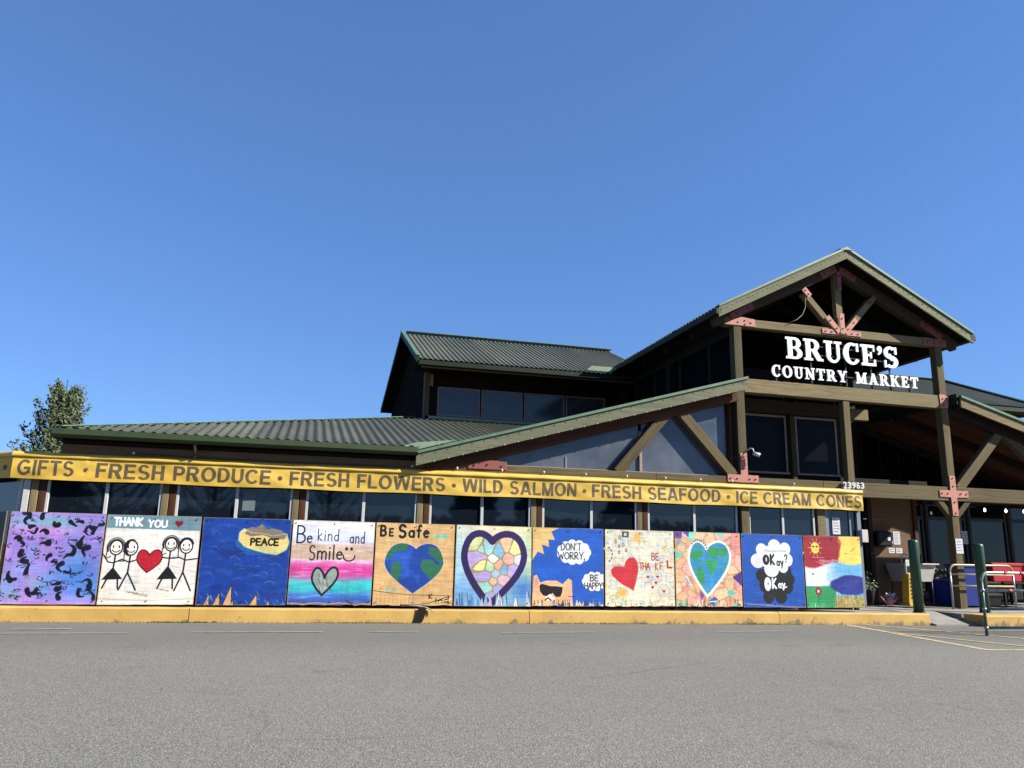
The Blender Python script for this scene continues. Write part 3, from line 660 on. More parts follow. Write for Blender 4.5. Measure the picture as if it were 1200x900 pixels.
# --- clerestory wing, left and right of the tower
def clerestory(x_w, x_e, sgn):
    """x_w outer wall corner, x_e inner end; sgn -1 = left wing"""
    YC = 18.72; e0 = x_w+sgn*.40; ZE = 5.46
    a, b = min(x_w, x_e), max(x_w, x_e); ea, eb = min(e0, x_e), max(e0, x_e)
    box('clerestory_wall', a, b, YC+.0, YC+.06, 3.9, 5.62, 'timber_dark', B, 0)
    box('wing_side_wall', x_w-.03, x_w+.03, YC+.062, 27.5, 3.6, 5.55, 'siding', B, 0)
    prism('wing_gable', [(YC+.1, 5.56), (27.4, 5.56), (21.5, 6.95)], x_w-.03, x_w+.03, 'siding', B, axis='x')
    for k in range(22): beam('siding_batten', (x_w+sgn*.045, YC+.3+k*.4, 3.9), (x_w+sgn*.045, YC+.3+k*.4, 5.5+min(1.2, .4*min(k*.4, max(0, (8.4-k*.4)*.6)))), .03, .05, 'timber_dark', B, bev=.002, upv=(0, 1, 0))
    beam('corner_post', (x_w+sgn*.02, YC-.03, 3.9), (x_w+sgn*.02, YC-.03, 5.45), .12, .22, 'timber', B, upv=(0, 1, 0))
    box('bracket_plate', x_w-.09, x_w+.13, YC-.10, YC-.092, 5.05, 5.35, 'pink', B)
    wd = 1.12; x = x_w-sgn*.26
    for k in range(4):
        u0, u1 = (x, x-sgn*(wd-.04)); u0, u1 = min(u0, u1), max(u0, u1)
        frame_window(u0, u1, 4.36, 5.06, YC-.02, 'frame_pink', 'glass_cler', .035, 'clerestory_window'); x -= sgn*wd
    box('clerestory_flashing', a-.05, b, YC-.14, YC-.07, 4.22, 4.30, 'flash', B)
    # roof
    sl = (7.12-5.50)/3.75
    u = Vector((0, 3.75, 7.12-5.50)); L = u.length
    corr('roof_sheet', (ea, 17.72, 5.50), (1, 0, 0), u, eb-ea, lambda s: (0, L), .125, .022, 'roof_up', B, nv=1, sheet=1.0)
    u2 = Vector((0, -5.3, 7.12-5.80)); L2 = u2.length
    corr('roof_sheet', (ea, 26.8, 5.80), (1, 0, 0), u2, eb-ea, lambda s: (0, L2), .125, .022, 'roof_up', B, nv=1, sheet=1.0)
    V = [(ea, 17.76, 5.46), (eb, 17.76, 5.46), (eb, 21.47, 7.08), (ea, 21.47, 7.08), (ea, 26.75, 5.76), (eb, 26.75, 5.76)]; V += [(p, q, r_-.05) for p, q, r_ in V]
    link('roof_deck', pyd(V, [(0, 1, 2, 3), (3, 2, 5, 4), (6, 9, 8, 7), (9, 10, 11, 8), (0, 6, 7, 1), (0, 3, 9, 6), (3, 4, 10, 9)]), 'soffit', B)
    prism('rake_trim', [(17.66, 5.40), (21.47, 7.06), (26.85, 5.72), (26.85, 5.86), (21.47, 7.20), (17.66, 5.54)], (e0-.03), (e0+.03), 'gutter_dark', B, axis='x')
    beam('drip_edge', (e0, 17.68, 5.575), (e0, 21.47, 7.225), .10, .02, 'trim_green', B)
    box('ridge_cap', ea+.12, eb, 21.33, 21.61, 7.175, 7.20, 'trim_green', B)
    box('gutter', ea+.02, eb, 17.60, 17.72, 5.335, 5.45, 'gutter_dark', B)
    quad('wing_soffit', [(ea, 17.73, 5.352), (eb, 17.73, 5.352), (eb, YC, 5.40), (ea, YC, 5.40)], 'soffit', B)
    beam('eave_board', (ea+.1, 17.80, 5.33), (eb, 17.80, 5.33), .03, .035, 'timber_pale', B)
clerestory(2.70, 8.7, -1)
clerestory(20.6, 12.7, 1)
quad('right_low_roof', [(12.7, 16.0, 3.3), (20, 16.0, 3.3), (20, 18.7, 4.2), (12.7, 18.7, 4.2)], 'roof', B)
prism('apex_flash', [(6.45, 5.50), (7.1, 5.50), (7.3, 5.62), (6.6, 5.62)], 17.5, 17.56, 'flash', B)

# ------------------------------------------------------------------ yellow banner awning
BN = thing('banner_awning', 'long yellow vinyl banner awning with brown lettering above the windows', 'banner', (3, 12.85, 2.0))
def disp(x, z):
    d = .007*math.sin(x*2.1+z*9)+.004*math.sin(x*5.3-z*17)+.0025*math.sin(x*11+z*26)
    if x > 9.3: d += .010*min(1, x-9.3)*math.sin(x*11+z*14)
    if x < -3.2: d += .008*math.sin(x*4-z*20)
    return d
def banner_mesh(P0, P1, prof, nz):
    P0, P1 = Vector(P0), Vector(P1); d = P1-P0; L = d.length; x = d.normalized(); nrm = Vector((x.y, -x.x, 0))
    n = max(3, int(L/.03)); V = []; F = []; m = len(prof); rnd = random.Random(5)
    for i in range(n+1):
        s = L*i/n; wx = P0+x*s
        for j, (dy, z) in enumerate(prof):
            wob = -disp(wx.x, z)
            sag = -.012*math.sin(s*1.59)**2 if j == 0 else 0
            endz = 0
            V.append((wx.x-P0.x+nrm.x*(-dy+wob), wx.y-P0.y+nrm.y*(-dy+wob), z+sag+endz))
    for i in range(n):
        for j in range(m-1): F.append((i*m+j, (i+1)*m+j, (i+1)*m+j+1, i*m+j+1))
    return pyd(V, F, True), P0
face = [(.0, 1.985+.01525*k) for k in range(21)]
cap = [(.018, 2.293), (-.016, 2.298), (-.026, 2.318), (-.022, 2.345), (.0, 2.372), (.05, 2.388), (.12, 2.392)]
for P0, P1 in (((-4.22, 12.85, 0), (10.41, 12.85, 0)), ((-5.9, 14.53, 0), (-4.222, 12.852, 0))):
    me, p = banner_mesh(P0, P1, face, 11); link('banner_face', me, 'banner', BN, p)
    me, p = banner_mesh(P0, P1, cap, 0); link('banner_cap', me, 'banner_cap', BN, p)
prism('banner_end', [(12.85, 1.985), (12.865, 2.29), (12.84, 2.31), (12.85, 2.37), (12.95, 2.39), (12.95, 1.985)], 10.405, 10.412, 'banner', BN, axis='x')
box('banner_back', -4.2, 10.38, 12.90, 12.92, 2.0, 2.26, 'timber_dark', BN, 0)
def text_mesh(s, bold=.02, ext=0.0, res=3, spacing=1.0):
    cu = bpy.data.curves.new('t', 'FONT'); cu.body = s; cu.size = 1; cu.offset = bold; cu.extrude = ext; cu.resolution_u = res
    cu.space_character = spacing
    o = bpy.data.objects.new('t', cu); COL.objects.link(o)
    dg_ = bpy.context.evaluated_depsgraph_get(); me = bpy.data.meshes.new_from_object(o.evaluated_get(dg_))
    bpy.data.objects.remove(o); bpy.data.curves.remove(cu)
    me.materials.clear(); return me
def place_text(name, s, x0, x1, y, z0, z1, mat, parent, bold=.02, ext=0.0, shear=0, conform=None):
    me = text_mesh(s, bold, ext); n = len(me.vertices); co = np.empty(n*3); me.vertices.foreach_get('co', co); co = co.reshape(-1, 3)
    u0, u1 = co[:, 0].min(), co[:, 0].max(); v0, v1 = co[:, 1].min(), co[:, 1].max()
    X = x0+(co[:, 0]-u0)/(u1-u0)*(x1-x0); Z = z0+(co[:, 1]-v0)/(v1-v0)*(z1-z0); D = -co[:, 2]
    o3 = np.stack([X-x0, D, Z-z0], 1); me.vertices.foreach_set('co', o3.ravel()); me.update()
    return link(name, me, mat, parent, (x0, y, z0))
banner_words = []
for s, x0, x1 in (("GIFTS", -4.14, -3.39), ("FRESH PRODUCE", -3.09, -.57), ("FRESH FLOWERS", -.28, 2.23), ("WILD SALMON", 2.52, 4.55), ("FRESH SEAFOOD", 4.84, 7.35), ("ICE CREAM CONES", 7.67, 10.37)):
    banner_words.append((s, x0, x1))
for bx in (-3.23, -.43, 2.375, 4.70, 7.51):
    pts = arc(bx, 2.135, .036, 0, 345, 23); prism('lettering_dot', pts, 12.846+disp(bx, 2.135), 12.851+disp(bx, 2.135), 'lettering', BN)
pts = arc(0, 2.14, .036, 0, 345, 23)
dd = prism('lettering_dot', pts, -.003, .003, 'lettering', BN); dd.location = Vector((-4.345, 12.955, 2.14))-wloc(BN); dd.rotation_euler = (0, 0, -math.pi/4)
# string of small white lamps clipped along the banner
SLG = thing('string_lights', 'string of small white bulbs clipped along the top edge of the yellow banner', 'string lights', (5, 12.83, 2.41))
bxs = [-2.6, 1.66, 2.42, 3.2, 3.95, 4.72, 5.5, 6.25, 6.95, 7.6, 8.9]
pts = []
for i, bx in enumerate(bxs):
    pts.append((bx, 12.86, 2.42))
    if i < len(bxs)-1: pts.append(((bx+bxs[i+1])/2, 12.90, 2.405))
tube('cord', pts, .004, 'black', SLG, 5)
_bm = bmesh.new(); add_lathe(_bm, [(.004, 0), (.012, .004), (.020, .02), (.018, .034), (.008, .046)], 8); BULB = mesh(_bm, True); BULB.materials.append(M['white'])
for bx in bxs: link('bulb', BULB, None, SLG, (bx, 12.845, 2.405))
# little hooks along the left rake (strung lights wire)
for k in range(24):
    x = 2.0+k*.24; link('clip', BULB, None, SLG, (x, GY0-.03, lz(x)-.11)).scale = (.35, .35, .5)

# ------------------------------------------------------------------ sign letters (slab serif, built from strokes)
def G_rect(x0, y0, x1, y1): return [(x0, y0), (x1, y0), (x1, y1), (x0, y1)]
def G_bar(x0, y0, x1, y1, w_): return [(x0-w_/2, y0), (x0+w_/2, y0), (x1+w_/2, y1), (x1-w_/2, y1)]
def G_arc(cx, cy, rx, ry, ix, iy, a0, a1, n=14, off=0):
    A = [(cx+rx*math.cos(math.radians(a0+(a1-a0)*i/n)), cy+ry*math.sin(math.radians(a0+(a1-a0)*i/n))) for i in range(n+1)]
    Bq = [(cx+off+ix*math.cos(math.radians(a0+(a1-a0)*i/n)), cy+iy*math.sin(math.radians(a0+(a1-a0)*i/n))) for i in range(n+1)]
    return ('strip', A, Bq)
sf = .105; st = .24
def serif(x0, x1, y): return G_rect(x0, y, x1, y+sf)
GL = {
 'B': (.86, [G_rect(.10, 0, .10+st, 1), serif(0, .5, 0), serif(0, .5, 1-sf), G_arc(.46, .74, .32, .26, .10, .155, 90, -90), G_arc(.48, .27, .36, .27, .12, .165, 90, -90), G_rect(.3, .48, .55, .56)]),
 'R': (.98, [G_rect(.10, 0, .10+st, 1), serif(0, .44, 0), serif(0, .5, 1-sf), G_arc(.46, .72, .34, .28, .11, .175, 90, -90), G_rect(.3, .44, .5, .54), G_bar(.82, 0, .52, .5, .27), serif(.68, .98, 0)]),
 'U': (.94, [G_rect(.12, .34, .12+st, 1), serif(0, .46, 1-sf), serif(.56, .94, 1-sf), G_rect(.665, .34, .82, 1), G_arc(.47, .35, .35, .37, .195, .25, 180, 360, 16, .0+.03)]),
 'C': (.88, [G_arc(.46, .5, .46, .52, .215, .40, 62, 325, 24, .03), G_rect(.70, .62, .82, 1.0), G_bar(.76, .88, .66, .99, .1)]),
 'E': (.82, [G_rect(.10, 0, .10+st, 1), G_rect(0, 0, .76, sf+.02), G_rect(0, 1-sf-.02, .74, 1), G_rect(.66, .70, .74, 1), G_rect(.68, 0, .78, .31), G_rect(.3, .46, .55, .56), G_rect(.50, .36, .58, .66)]),
 "'": (.26, [G_arc(.13, .86, .13, .13, .001, .001, 0, 360, 14), ('strip', [(.26, .86), (.24, .72), (.16, .62), (.06, .56)], [(.1, .86), (.12, .76), (.09, .68), (.03, .62)])]),
 'S': (.78, [G_arc(.38, .72, .36, .30, .14, .175, 40, 255, 18), G_arc(.40, .28, .38, .30, .14, .175, -140, 90, 18), G_bar(.56, .34, .22, .66, .30), G_rect(.62, .66, .73, 1.0), G_rect(.02, 0, .13, .34)]),
 'O': (.96, [G_arc(.48, .5, .48, .52, .235, .41, 0, 180, 20), G_arc(.48, .5, .48, .52, .235, .41, 180, 360, 20)]),
 'N': (1.0, [G_rect(.12, 0, .25, 1), G_rect(.75, 0, .88, 1), G_bar(.80, 0, .18, 1, .26), serif(0, .38, 0), serif(0, .30, 1-sf), serif(.62, 1.0, 1-sf)]),
 'T': (.84, [G_rect(.30, 0, .30+st, 1), serif(.16, .68, 0), G_rect(.0, 1-sf-.02, .84, 1), G_rect(.0, .68, .09, 1), G_rect(.75, .68, .84, 1)]),
 'Y': (.94, [G_rect(.35, 0, .35+st, .46), serif(.22, .72, 0), G_bar(.47, .40, .16, 1, .26), G_bar(.47, .40, .78, 1, .15), serif(0, .38, 1-sf), serif(.60, .94, 1-sf)]),
 'M': (1.16, [G_rect(.12, 0, .24, 1), G_rect(.84, 0, 1.06, 1), G_bar(.56, .04, .20, 1, .25), G_bar(.56, .04, .90, 1, .13), serif(0, .36, 0), serif(.72, 1.16, 0), serif(0, .3, 1-sf), serif(.86, 1.16, 1-sf)]),
 'A': (1.0, [G_bar(.20, 0, .47, 1, .13), G_bar(.78, 0, .49, 1, .27), G_rect(.25, .24, .70, .34), serif(0, .36, 0), serif(.58, 1.0, 0)]),
 'K': (1.0, [G_rect(.10, 0, .10+st, 1), serif(0, .44, 0), serif(0, .44, 1-sf), G_bar(.32, .40, .78, 1, .14), G_bar(.80, 0, .46, .60, .27), serif(.62, 1.0, 0), serif(.60, .96, 1-sf)]),
}
def glyph(ch, x, z, h, wsc, y, depth, mat, parent):
    bm = bmesh.new(); adv, parts = GL[ch]
    for k, p in enumerate(parts):
        yo = -.0004*k
        if isinstance(p, tuple):
            quads = [[p[1][i], p[1][i+1], p[2][i+1], p[2][i]] for i in range(len(p[1])-1)]
            A = [[bm.verts.new((q[0]*h*wsc, yo+dz, q[1]*h)) for q in ring] for ring in (p[1], p[2]) for dz in (0, depth)]
            o0, o1, i0, i1 = A; n = len(o0)
            for i in range(n-1):
                bm.faces.new((o0[i], o0[i+1], i0[i+1], i0[i])); bm.faces.new((o1[i], i1[i], i1[i+1], o1[i+1]))
                bm.faces.new((o0[i], o1[i], o1[i+1], o0[i+1])); bm.faces.new((i0[i], i0[i+1], i1[i+1], i1[i]))
            for e in (0, n-1): bm.faces.new((o0[e], i0[e], i1[e], o1[e]))
        else:
            Aq = [bm.verts.new((q[0]*h*wsc, yo, q[1]*h)) for q in p]; Bq = [bm.verts.new((q[0]*h*wsc, depth, q[1]*h)) for q in p]
            bm.faces.new(Aq); bm.faces.new(Bq[::-1])
            for i in range(len(p)): bm.faces.new((Aq[i], Bq[i], Bq[(i+1) % len(p)], Aq[(i+1) % len(p)]))
    if mat == 'lettering':
        for k in range(1, 8): bmesh.ops.bisect_plane(bm, geom=list(bm.verts)+list(bm.edges)+list(bm.faces), plane_co=(0, 0, h*k/8), plane_no=(0, 0, 1))
        for k in range(1, 5): bmesh.ops.bisect_plane(bm, geom=list(bm.verts)+list(bm.edges)+list(bm.faces), plane_co=(adv*h*wsc*k/5, 0, 0), plane_no=(1, 0, 0))
    glyph.last = link('letter', mesh(bm), mat, parent, (x, y, z)); return adv*h*wsc
SG = thing('market_sign', "white slab serif letters reading BRUCE'S COUNTRY MARKET standing on the cross beam", 'sign', (10.2, 12.82, 4.43))
def sign_line(txt, x0, x1, z0, z1, gap, spw=.5, y=12.80):
    h = z1-z0; tot = sum(GL[c][0] if c != ' ' else spw for c in txt)+gap*(len(txt)-1); wsc = (x1-x0)/(tot*h); x = x0
    for c in txt:
        if c != ' ': x += glyph(c, x, z0, h, wsc, y, .028, 'letter_w', SG)
        else: x += spw*h*wsc
        x += gap*h*wsc
sign_line("BRUCE'S", 8.91, 11.53, 4.895, 5.335, .075, y=12.862)
sign_line("COUNTRY MARKET", 8.57, 11.98, 4.505, 4.737, .17, .55, y=12.862)
for z, x0, x1 in ((4.62, 8.62, 11.85), (5.02, 9.0, 11.4), (5.2, 9.0, 11.4)): box('mounting_rail', x0, x1, 12.895, 12.912, z-.012, z+.012, 'steel_dark', SG)
for x in (8.7, 9.5, 10.3, 10.9, 11.35, 11.8): box('mounting_strut', x-.018, x+.018, 12.914, 12.935, 4.432, 5.3 if 8.8 < x < 11.5 else 4.68, 'steel_dark', SG)

T_ = .205
GS = {
 'I': (.22, [G_rect(.0, 0, .21, 1)]), 'L': (.66, [G_rect(0, 0, T_, 1), G_rect(0, 0, .66, .17)]),
 'T': (.76, [G_rect(.28, 0, .28+T_, 1), G_rect(0, .83, .76, 1)]), 'F': (.66, [G_rect(0, 0, T_, 1), G_rect(0, .83, .66, 1), G_rect(0, .42, .58, .585)]),
 'E': (.70, [G_rect(0, 0, T_, 1), G_rect(0, .83, .69, 1), G_rect(0, .425, .64, .585), G_rect(0, 0, .70, .17)]),
 'H': (.76, [G_rect(0, 0, T_, 1), G_rect(.555, 0, .76, 1), G_rect(.1, .425, .65, .6)]),
 'P': (.72, [G_rect(0, 0, T_, 1), G_rect(.1, .83, .44, 1), G_rect(.1, .37, .44, .535), G_arc(.42, .685, .31, .315, .10, .15, -90, 90)]),
 'R': (.80, [G_rect(0, 0, T_, 1), G_rect(.1, .83, .46, 1), G_rect(.1, .41, .46, .57), G_arc(.45, .705, .31, .295, .10, .135, -90, 90), G_bar(.68, 0, .44, .48, .24)]),
 'D': (.78, [G_rect(0, 0, T_, 1), G_rect(.1, .83, .36, 1), G_rect(.1, 0, .36, .17), G_arc(.35, .5, .43, .5, .22, .33, -90, 90, 18)]),
 'O': (.94, [G_arc(.47, .5, .47, .515, .255, .345, 0, 180, 18), G_arc(.47, .5, .47, .515, .255, .345, 180, 360, 18)]),
 'C': (.86, [G_arc(.46, .5, .46, .515, .25, .345, 38, 322, 26)]),
 'G': (.92, [G_arc(.46, .5, .46, .515, .25, .345, 42, 318, 26), G_rect(.70, .12, .88, .54), G_rect(.46, .38, .88, .54)]),
 'U': (.76, [G_rect(0, .36, T_, 1), G_rect(.555, .36, .76, 1), G_arc(.38, .37, .38, .385, .175, .215, 180, 360, 18)]),
 'S': (.76, [G_arc(.37, .72, .34, .295, .14, .145, 25, 270, 18), G_arc(.39, .28, .365, .295, .16, .145, -158, 90, 18)]),
 'A': (.92, [G_bar(.11, 0, .43, 1, .22), G_bar(.81, 0, .49, 1, .22), G_rect(.24, .20, .70, .36)]),
 'N': (.78, [G_rect(0, 0, .195, 1), G_rect(.585, 0, .78, 1), G_bar(.67, 0, .11, 1, .215)]),
 'M': (.92, [G_rect(0, 0, .19, 1), G_rect(.73, 0, .92, 1), G_bar(.46, 0, .11, 1, .2), G_bar(.46, 0, .81, 1, .2)]),
 'W': (1.24, [G_bar(.30, 0, .11, 1, .20), G_bar(.32, 0, .60, 1, .18), G_bar(.92, 0, .64, 1, .18), G_bar(.94, 0, 1.13, 1, .20)]),
}
GLS = GL; GL = GS
for s_, x0, x1 in banner_words:
    sp = .34; gp_ = .115; tot = sum(GS[c][0] if c != ' ' else sp for c in s_)+gp_*(len(s_)-1); h = .225; wsc = (x1-x0)/(tot*h); x = x0
    for c in s_:
        if c != ' ':
            z0_ = 2.033+.004*math.sin(x*3); adv = glyph(c, x, z0_, h, wsc, 12.848, .002, 'lettering', BN); o = glyph.last
            for v_ in o.data.vertices: v_.co.y += disp(x+v_.co.x, z0_+v_.co.z)
            x += adv
        else: x += sp*h*wsc
        x += gp_*h*wsc
GL = GLS
HN = thing('house_number', 'white metal house number 23963 on the beam at the end of the yellow banner', 'house number', (10.25, 12.9, 2.43))
dgx = 9.99
for i, ch in enumerate("23963"): place_text('digit', ch, dgx+i*.098, dgx+i*.098+.078, 12.895, 2.385+.003*i, 2.52, 'white', HN, .03, .06)

# ------------------------------------------------------------------ murals (hand-painted plywood squares)
MW = 288
yy_, xx_ = np.mgrid[0:MW, 0:MW]; PX = (xx_+.5)/MW; PY = (yy_+.5)/MW
def c3(h): return np.array([int(h[i:i+2], 16) for i in (0, 2, 4)])/255.
class Art:
    def __init__(s, bgc, seed=0):
        s.a = np.ones((MW, MW, 3))*c3(bgc); s.r = np.random.RandomState(seed)
    def fbm(s, sx, sy=None, oct_=4):
        sy = sy or sx; out_ = np.zeros((MW, MW)); amp = 1; tot = 0
        for o in range(oct_):
            gx, gy = int(sx*2**o)+2, int(sy*2**o)+2; g = s.r.rand(gy, gx)
            fx = PX*(gx-1.001); fy = PY*(gy-1.001); ix = fx.astype(int); iy = fy.astype(int); tx = fx-ix; ty = fy-iy
            tx = tx*tx*(3-2*tx); ty = ty*ty*(3-2*ty); ix1 = np.minimum(ix+1, gx-1); iy1 = np.minimum(iy+1, gy-1)
            v = (g[iy, ix]*(1-tx)+g[iy, ix1]*tx)*(1-ty)+(g[iy1, ix]*(1-tx)+g[iy1, ix1]*tx)*ty
            out_ += amp*v; tot += amp; amp *= .55
        return out_/tot
    def blend(s, m, col):
        m = np.clip(m, 0, 1)[..., None]; s.a = s.a*(1-m)+(c3(col) if isinstance(col, str) else col)*m
    def poly(s, pts, col, al=1):
        P_ = np.array(pts, float); x0, y0 = P_.min(0); x1, y1 = P_.max(0)
        i0, i1 = max(0, int(x0*MW)-1), min(MW, int(x1*MW)+2); j0, j1 = max(0, int(y0*MW)-1), min(MW, int(y1*MW)+2)
        if i1 <= i0 or j1 <= j0: return
        acc = 0
        for ox, oy in ((-.25, -.25), (.25, -.25), (-.25, .25), (.25, .25)):
            X = PX[j0:j1, i0:i1]+ox/MW; Y = PY[j0:j1, i0:i1]+oy/MW; ins = np.zeros(X.shape, bool)
            for k in range(len(P_)):
                xa, ya = P_[k]; xb, yb = P_[(k+1) % len(P_)]
                if ya == yb: continue
                c = ((ya > Y) != (yb > Y)) & (X < (xb-xa)*(Y-ya)/(yb-ya)+xa); ins ^= c
            acc = acc+ins
        m = np.zeros((MW, MW)); m[j0:j1, i0:i1] = acc/4.*al; s.blend(m, col)
    def line(s, pts, col, wd=.012, al=1, rough=0):
        P_ = np.array(pts, float); pad = wd+.02; x0, y0 = P_.min(0)-pad; x1, y1 = P_.max(0)+pad
        i0, i1 = max(0, int(x0*MW)), min(MW, int(x1*MW)+1); j0, j1 = max(0, int(y0*MW)), min(MW, int(y1*MW)+1)
        if i1 <= i0 or j1 <= j0: return
        X = PX[j0:j1, i0:i1]; Y = PY[j0:j1, i0:i1]; dmin = np.full(X.shape, 9.)
        if len(P_) == 1: P_ = np.vstack([P_, P_])
        for k in range(len(P_)-1):
            a = P_[k]; d = P_[k+1]-a; L = max(1e-9, d@d); tt = np.clip(((X-a[0])*d[0]+(Y-a[1])*d[1])/L, 0, 1)
            dmin = np.minimum(dmin, np.hypot(X-a[0]-tt*d[0], Y-a[1]-tt*d[1]))
        if rough: dmin = dmin+rough*(s.r.rand(*X.shape)-.5)
        m = np.zeros((MW, MW)); m[j0:j1, i0:i1] = np.clip((wd/2-dmin)*MW+.5, 0, 1)*al; s.blend(m, col)
    def ell(s, cx, cy, rx, ry, col, al=1, n=36, a0=0, wob=0):
        s.poly([(cx+rx*(1+wob*math.sin(3*t+a0)+wob*math.sin(7*t))*math.cos(t), cy+ry*(1+wob*math.sin(3*t+a0)+wob*math.sin(7*t))*math.sin(t)) for t in np.linspace(0, 2*math.pi, n, endpoint=False)], col, al)
    def ring(s, cx, cy, rx, ry, col, wd=.012, a0=0, a1=360, al=1):
        s.line([(cx+rx*math.cos(math.radians(t)), cy+ry*math.sin(math.radians(t))) for t in np.linspace(a0, a1, 22)], col, wd, al)
    def grain(s, amt=.05, sx=3, sy=60):
        s.a *= (1+amt*(s.fbm(sx, sy, 3)-.5)*2)[..., None]
    def done(s):
        s.a *= (1+.22*(s.fbm(5, 70, 3)-.5)+.12*(s.fbm(50, 5, 3)-.5)+.18*(s.fbm(4)-.5)+.05*(s.r.rand(MW, MW)-.5))[..., None]
        e = np.minimum(np.minimum(PX, 1-PX), np.minimum(PY, 1-PY)); s.blend(np.clip((.010-e+.012*(s.fbm(14)-.5))*120, 0, 1)*.7, 'b09468'); return np.clip(s.a, 0, 1)
def heartpts(cx, cy, w_, h_, n=60, tip=0, pointy=1.0):
    P_ = []
    for k in range(n):
        t = 2*math.pi*k/n; x = math.sin(t)**3; y = (13*math.cos(t)-5*math.cos(2*t)-2*math.cos(3*t)-math.cos(4*t))/17
        P_.append((cx+x*w_/2+tip*max(0, -y), cy-(y+.15)*h_/2*1.0))
    return P_
def bez(p0, p1, p2, p3, n=10): return [tuple((1-t)**3*np.array(p0)+3*(1-t)**2*t*np.array(p1)+3*(1-t)*t*t*np.array(p2)+t**3*np.array(p3)) for t in np.linspace(0, 1, n)]
def heart2(top, dip, left, right, tip_, n=12):
    """heart from control features: top y of lobes, dip point, left/right extreme points, tip point"""
    dx, dy = dip; lx, ly = left; rx, ry = right; tx, ty = tip_
    L = bez(dip, (dx-(dx-lx)*.25, top-.02), (lx+(dx-lx)*.1, top-.05), left, n)
    L2 = bez(left, (lx-.005, ly+(ty-ly)*.35), (tx-(tx-lx)*.45, ty-(ty-ly)*.30), tip_, n)
    R2 = bez(tip_, (tx+(rx-tx)*.45, ty-(ty-ry)*.30), (rx+.005, ry+(ty-ry)*.35), right, n)
    R = bez(right, (rx-(rx-dx)*.1, top-.05), (dx+(rx-dx)*.25, top-.02), dip, n)
    return L+L2[1:]+R2[1:]+R[1:-1]
# handwriting strokes in a 0..1 box, y down
def _arc(cx, cy, rx, ry, a0, a1, n=10): return [(cx+rx*math.cos(math.radians(a)), cy+ry*math.sin(math.radians(a))) for a in np.linspace(a0, a1, n)]
HW = {
 'A': (.8, [[(0, 1), (.4, 0), (.8, 1)], [(.15, .62), (.65, .62)]]), 'B': (.65, [[(0, 0), (0, 1)], [(0, 0)]+_arc(.25, .24, .3, .24, -90, 90)+[(0, .48)], [(0, .48)]+_arc(.28, .74, .35, .26, -90, 90)+[(0, 1)]]),
 'C': (.7, [_arc(.4, .5, .4, .5, -50, -310)]), 'D': (.7, [[(0, 0), (0, 1)], [(0, 0)]+_arc(.2, .5, .48, .5, -90, 90)+[(0, 1)]]),
 'E': (.6, [[(.6, 0), (0, 0), (0, 1), (.6, 1)], [(0, .5), (.5, .5)]]), 'F': (.6, [[(.6, 0), (0, 0), (0, 1)], [(0, .5), (.5, .5)]]),
 'H': (.7, [[(0, 0), (0, 1)], [(.7, 0), (.7, 1)], [(0, .5), (.7, .5)]]), 'K': (.7, [[(0, 0), (0, 1)], [(.65, 0), (0, .55), (.7, 1)]]),
 'L': (.6, [[(0, 0), (0, 1), (.6, 1)]]), 'N': (.7, [[(0, 1), (0, 0), (.7, 1), (.7, 0)]]), 'O': (.8, [_arc(.4, .5, .4, .5, 0, 360, 16)]),
 'P': (.6, [[(0, 0), (0, 1)], [(0, 0)]+_arc(.25, .27, .33, .27, -90, 90)+[(0, .54)]]), 'R': (.68, [[(0, 0), (0, 1)], [(0, 0)]+_arc(.25, .25, .33, .25, -90, 90)+[(0, .5), (.68, 1)]]),
 'S': (.6, [_arc(.32, .25, .28, .25, -30, -230)+_arc(.3, .74, .3, .26, -60, 140)]), 'T': (.7, [[(0, 0), (.7, 0)], [(.35, 0), (.35, 1)]]),
 'U': (.7, [[(0, 0), (0, .65)]+_arc(.35, .65, .35, .35, 180, 0)+[(.7, 0)]]), 'W': (1., [[(0, 0), (.25, 1), (.5, .3), (.75, 1), (1, 0)]]),
 'Y': (.7, [[(0, 0), (.35, .5), (.7, 0)], [(.35, .5), (.3, 1)]]), "'": (.2, [[(.1, 0), (.05, .2)]]), ',': (.2, [[(.1, .9), (0, 1.2)]]), '!': (.2, [[(.1, 0), (.1, .7)], [(.1, .95), (.1, 1)]]),
 'e': (.55, [[(0, .7), (.5, .66)]+_arc(.27, .72, .25, .26, -15, -310)]), 'k': (.5, [[(0, 0), (0, 1)], [(.45, .4), (0, .72), (.5, 1)]]), 'i': (.18, [[(.08, .45), (.08, 1)], [(.08, .2), (.08, .24)]]),
 'n': (.5, [[(0, .45), (0, 1)], [(0, .62)]+_arc(.25, .65, .22, .2, -160, 0)+[(.47, 1)]]), 'd': (.55, [[(.5, 0), (.5, 1)], _arc(.25, .74, .25, .26, 0, 360)]),
 'a': (.55, [[(.5, .48), (.5, 1)], _arc(.25, .74, .25, .26, 0, 360)]), 'm': (.8, [[(0, .45), (0, 1)], [(0, .62)]+_arc(.2, .65, .18, .2, -160, 0)+[(.38, 1)], [(.38, .62)]+_arc(.58, .65, .18, .2, -160, 0)+[(.76, 1)]]),
 'l': (.15, [[(.06, 0), (.06, 1)]]), 'f': (.4, [[(.42, .1), (.3, 0), (.18, .1), (.16, 1)], [(0, .45), (.36, .45)]]), 'y': (.5, [[(0, .45), (.25, .95)], [(.5, .45), (.2, 1.3)]]),
 's': (.4, [_arc(.2, .58, .17, .13, -20, -230)+_arc(.2, .86, .18, .14, -60, 140)]), '?': (.5, [_arc(.25, .24, .24, .24, 180, 400)+[(.25, .72)], [(.25, .95), (.25, 1)]]), ' ': (.4, []),
}
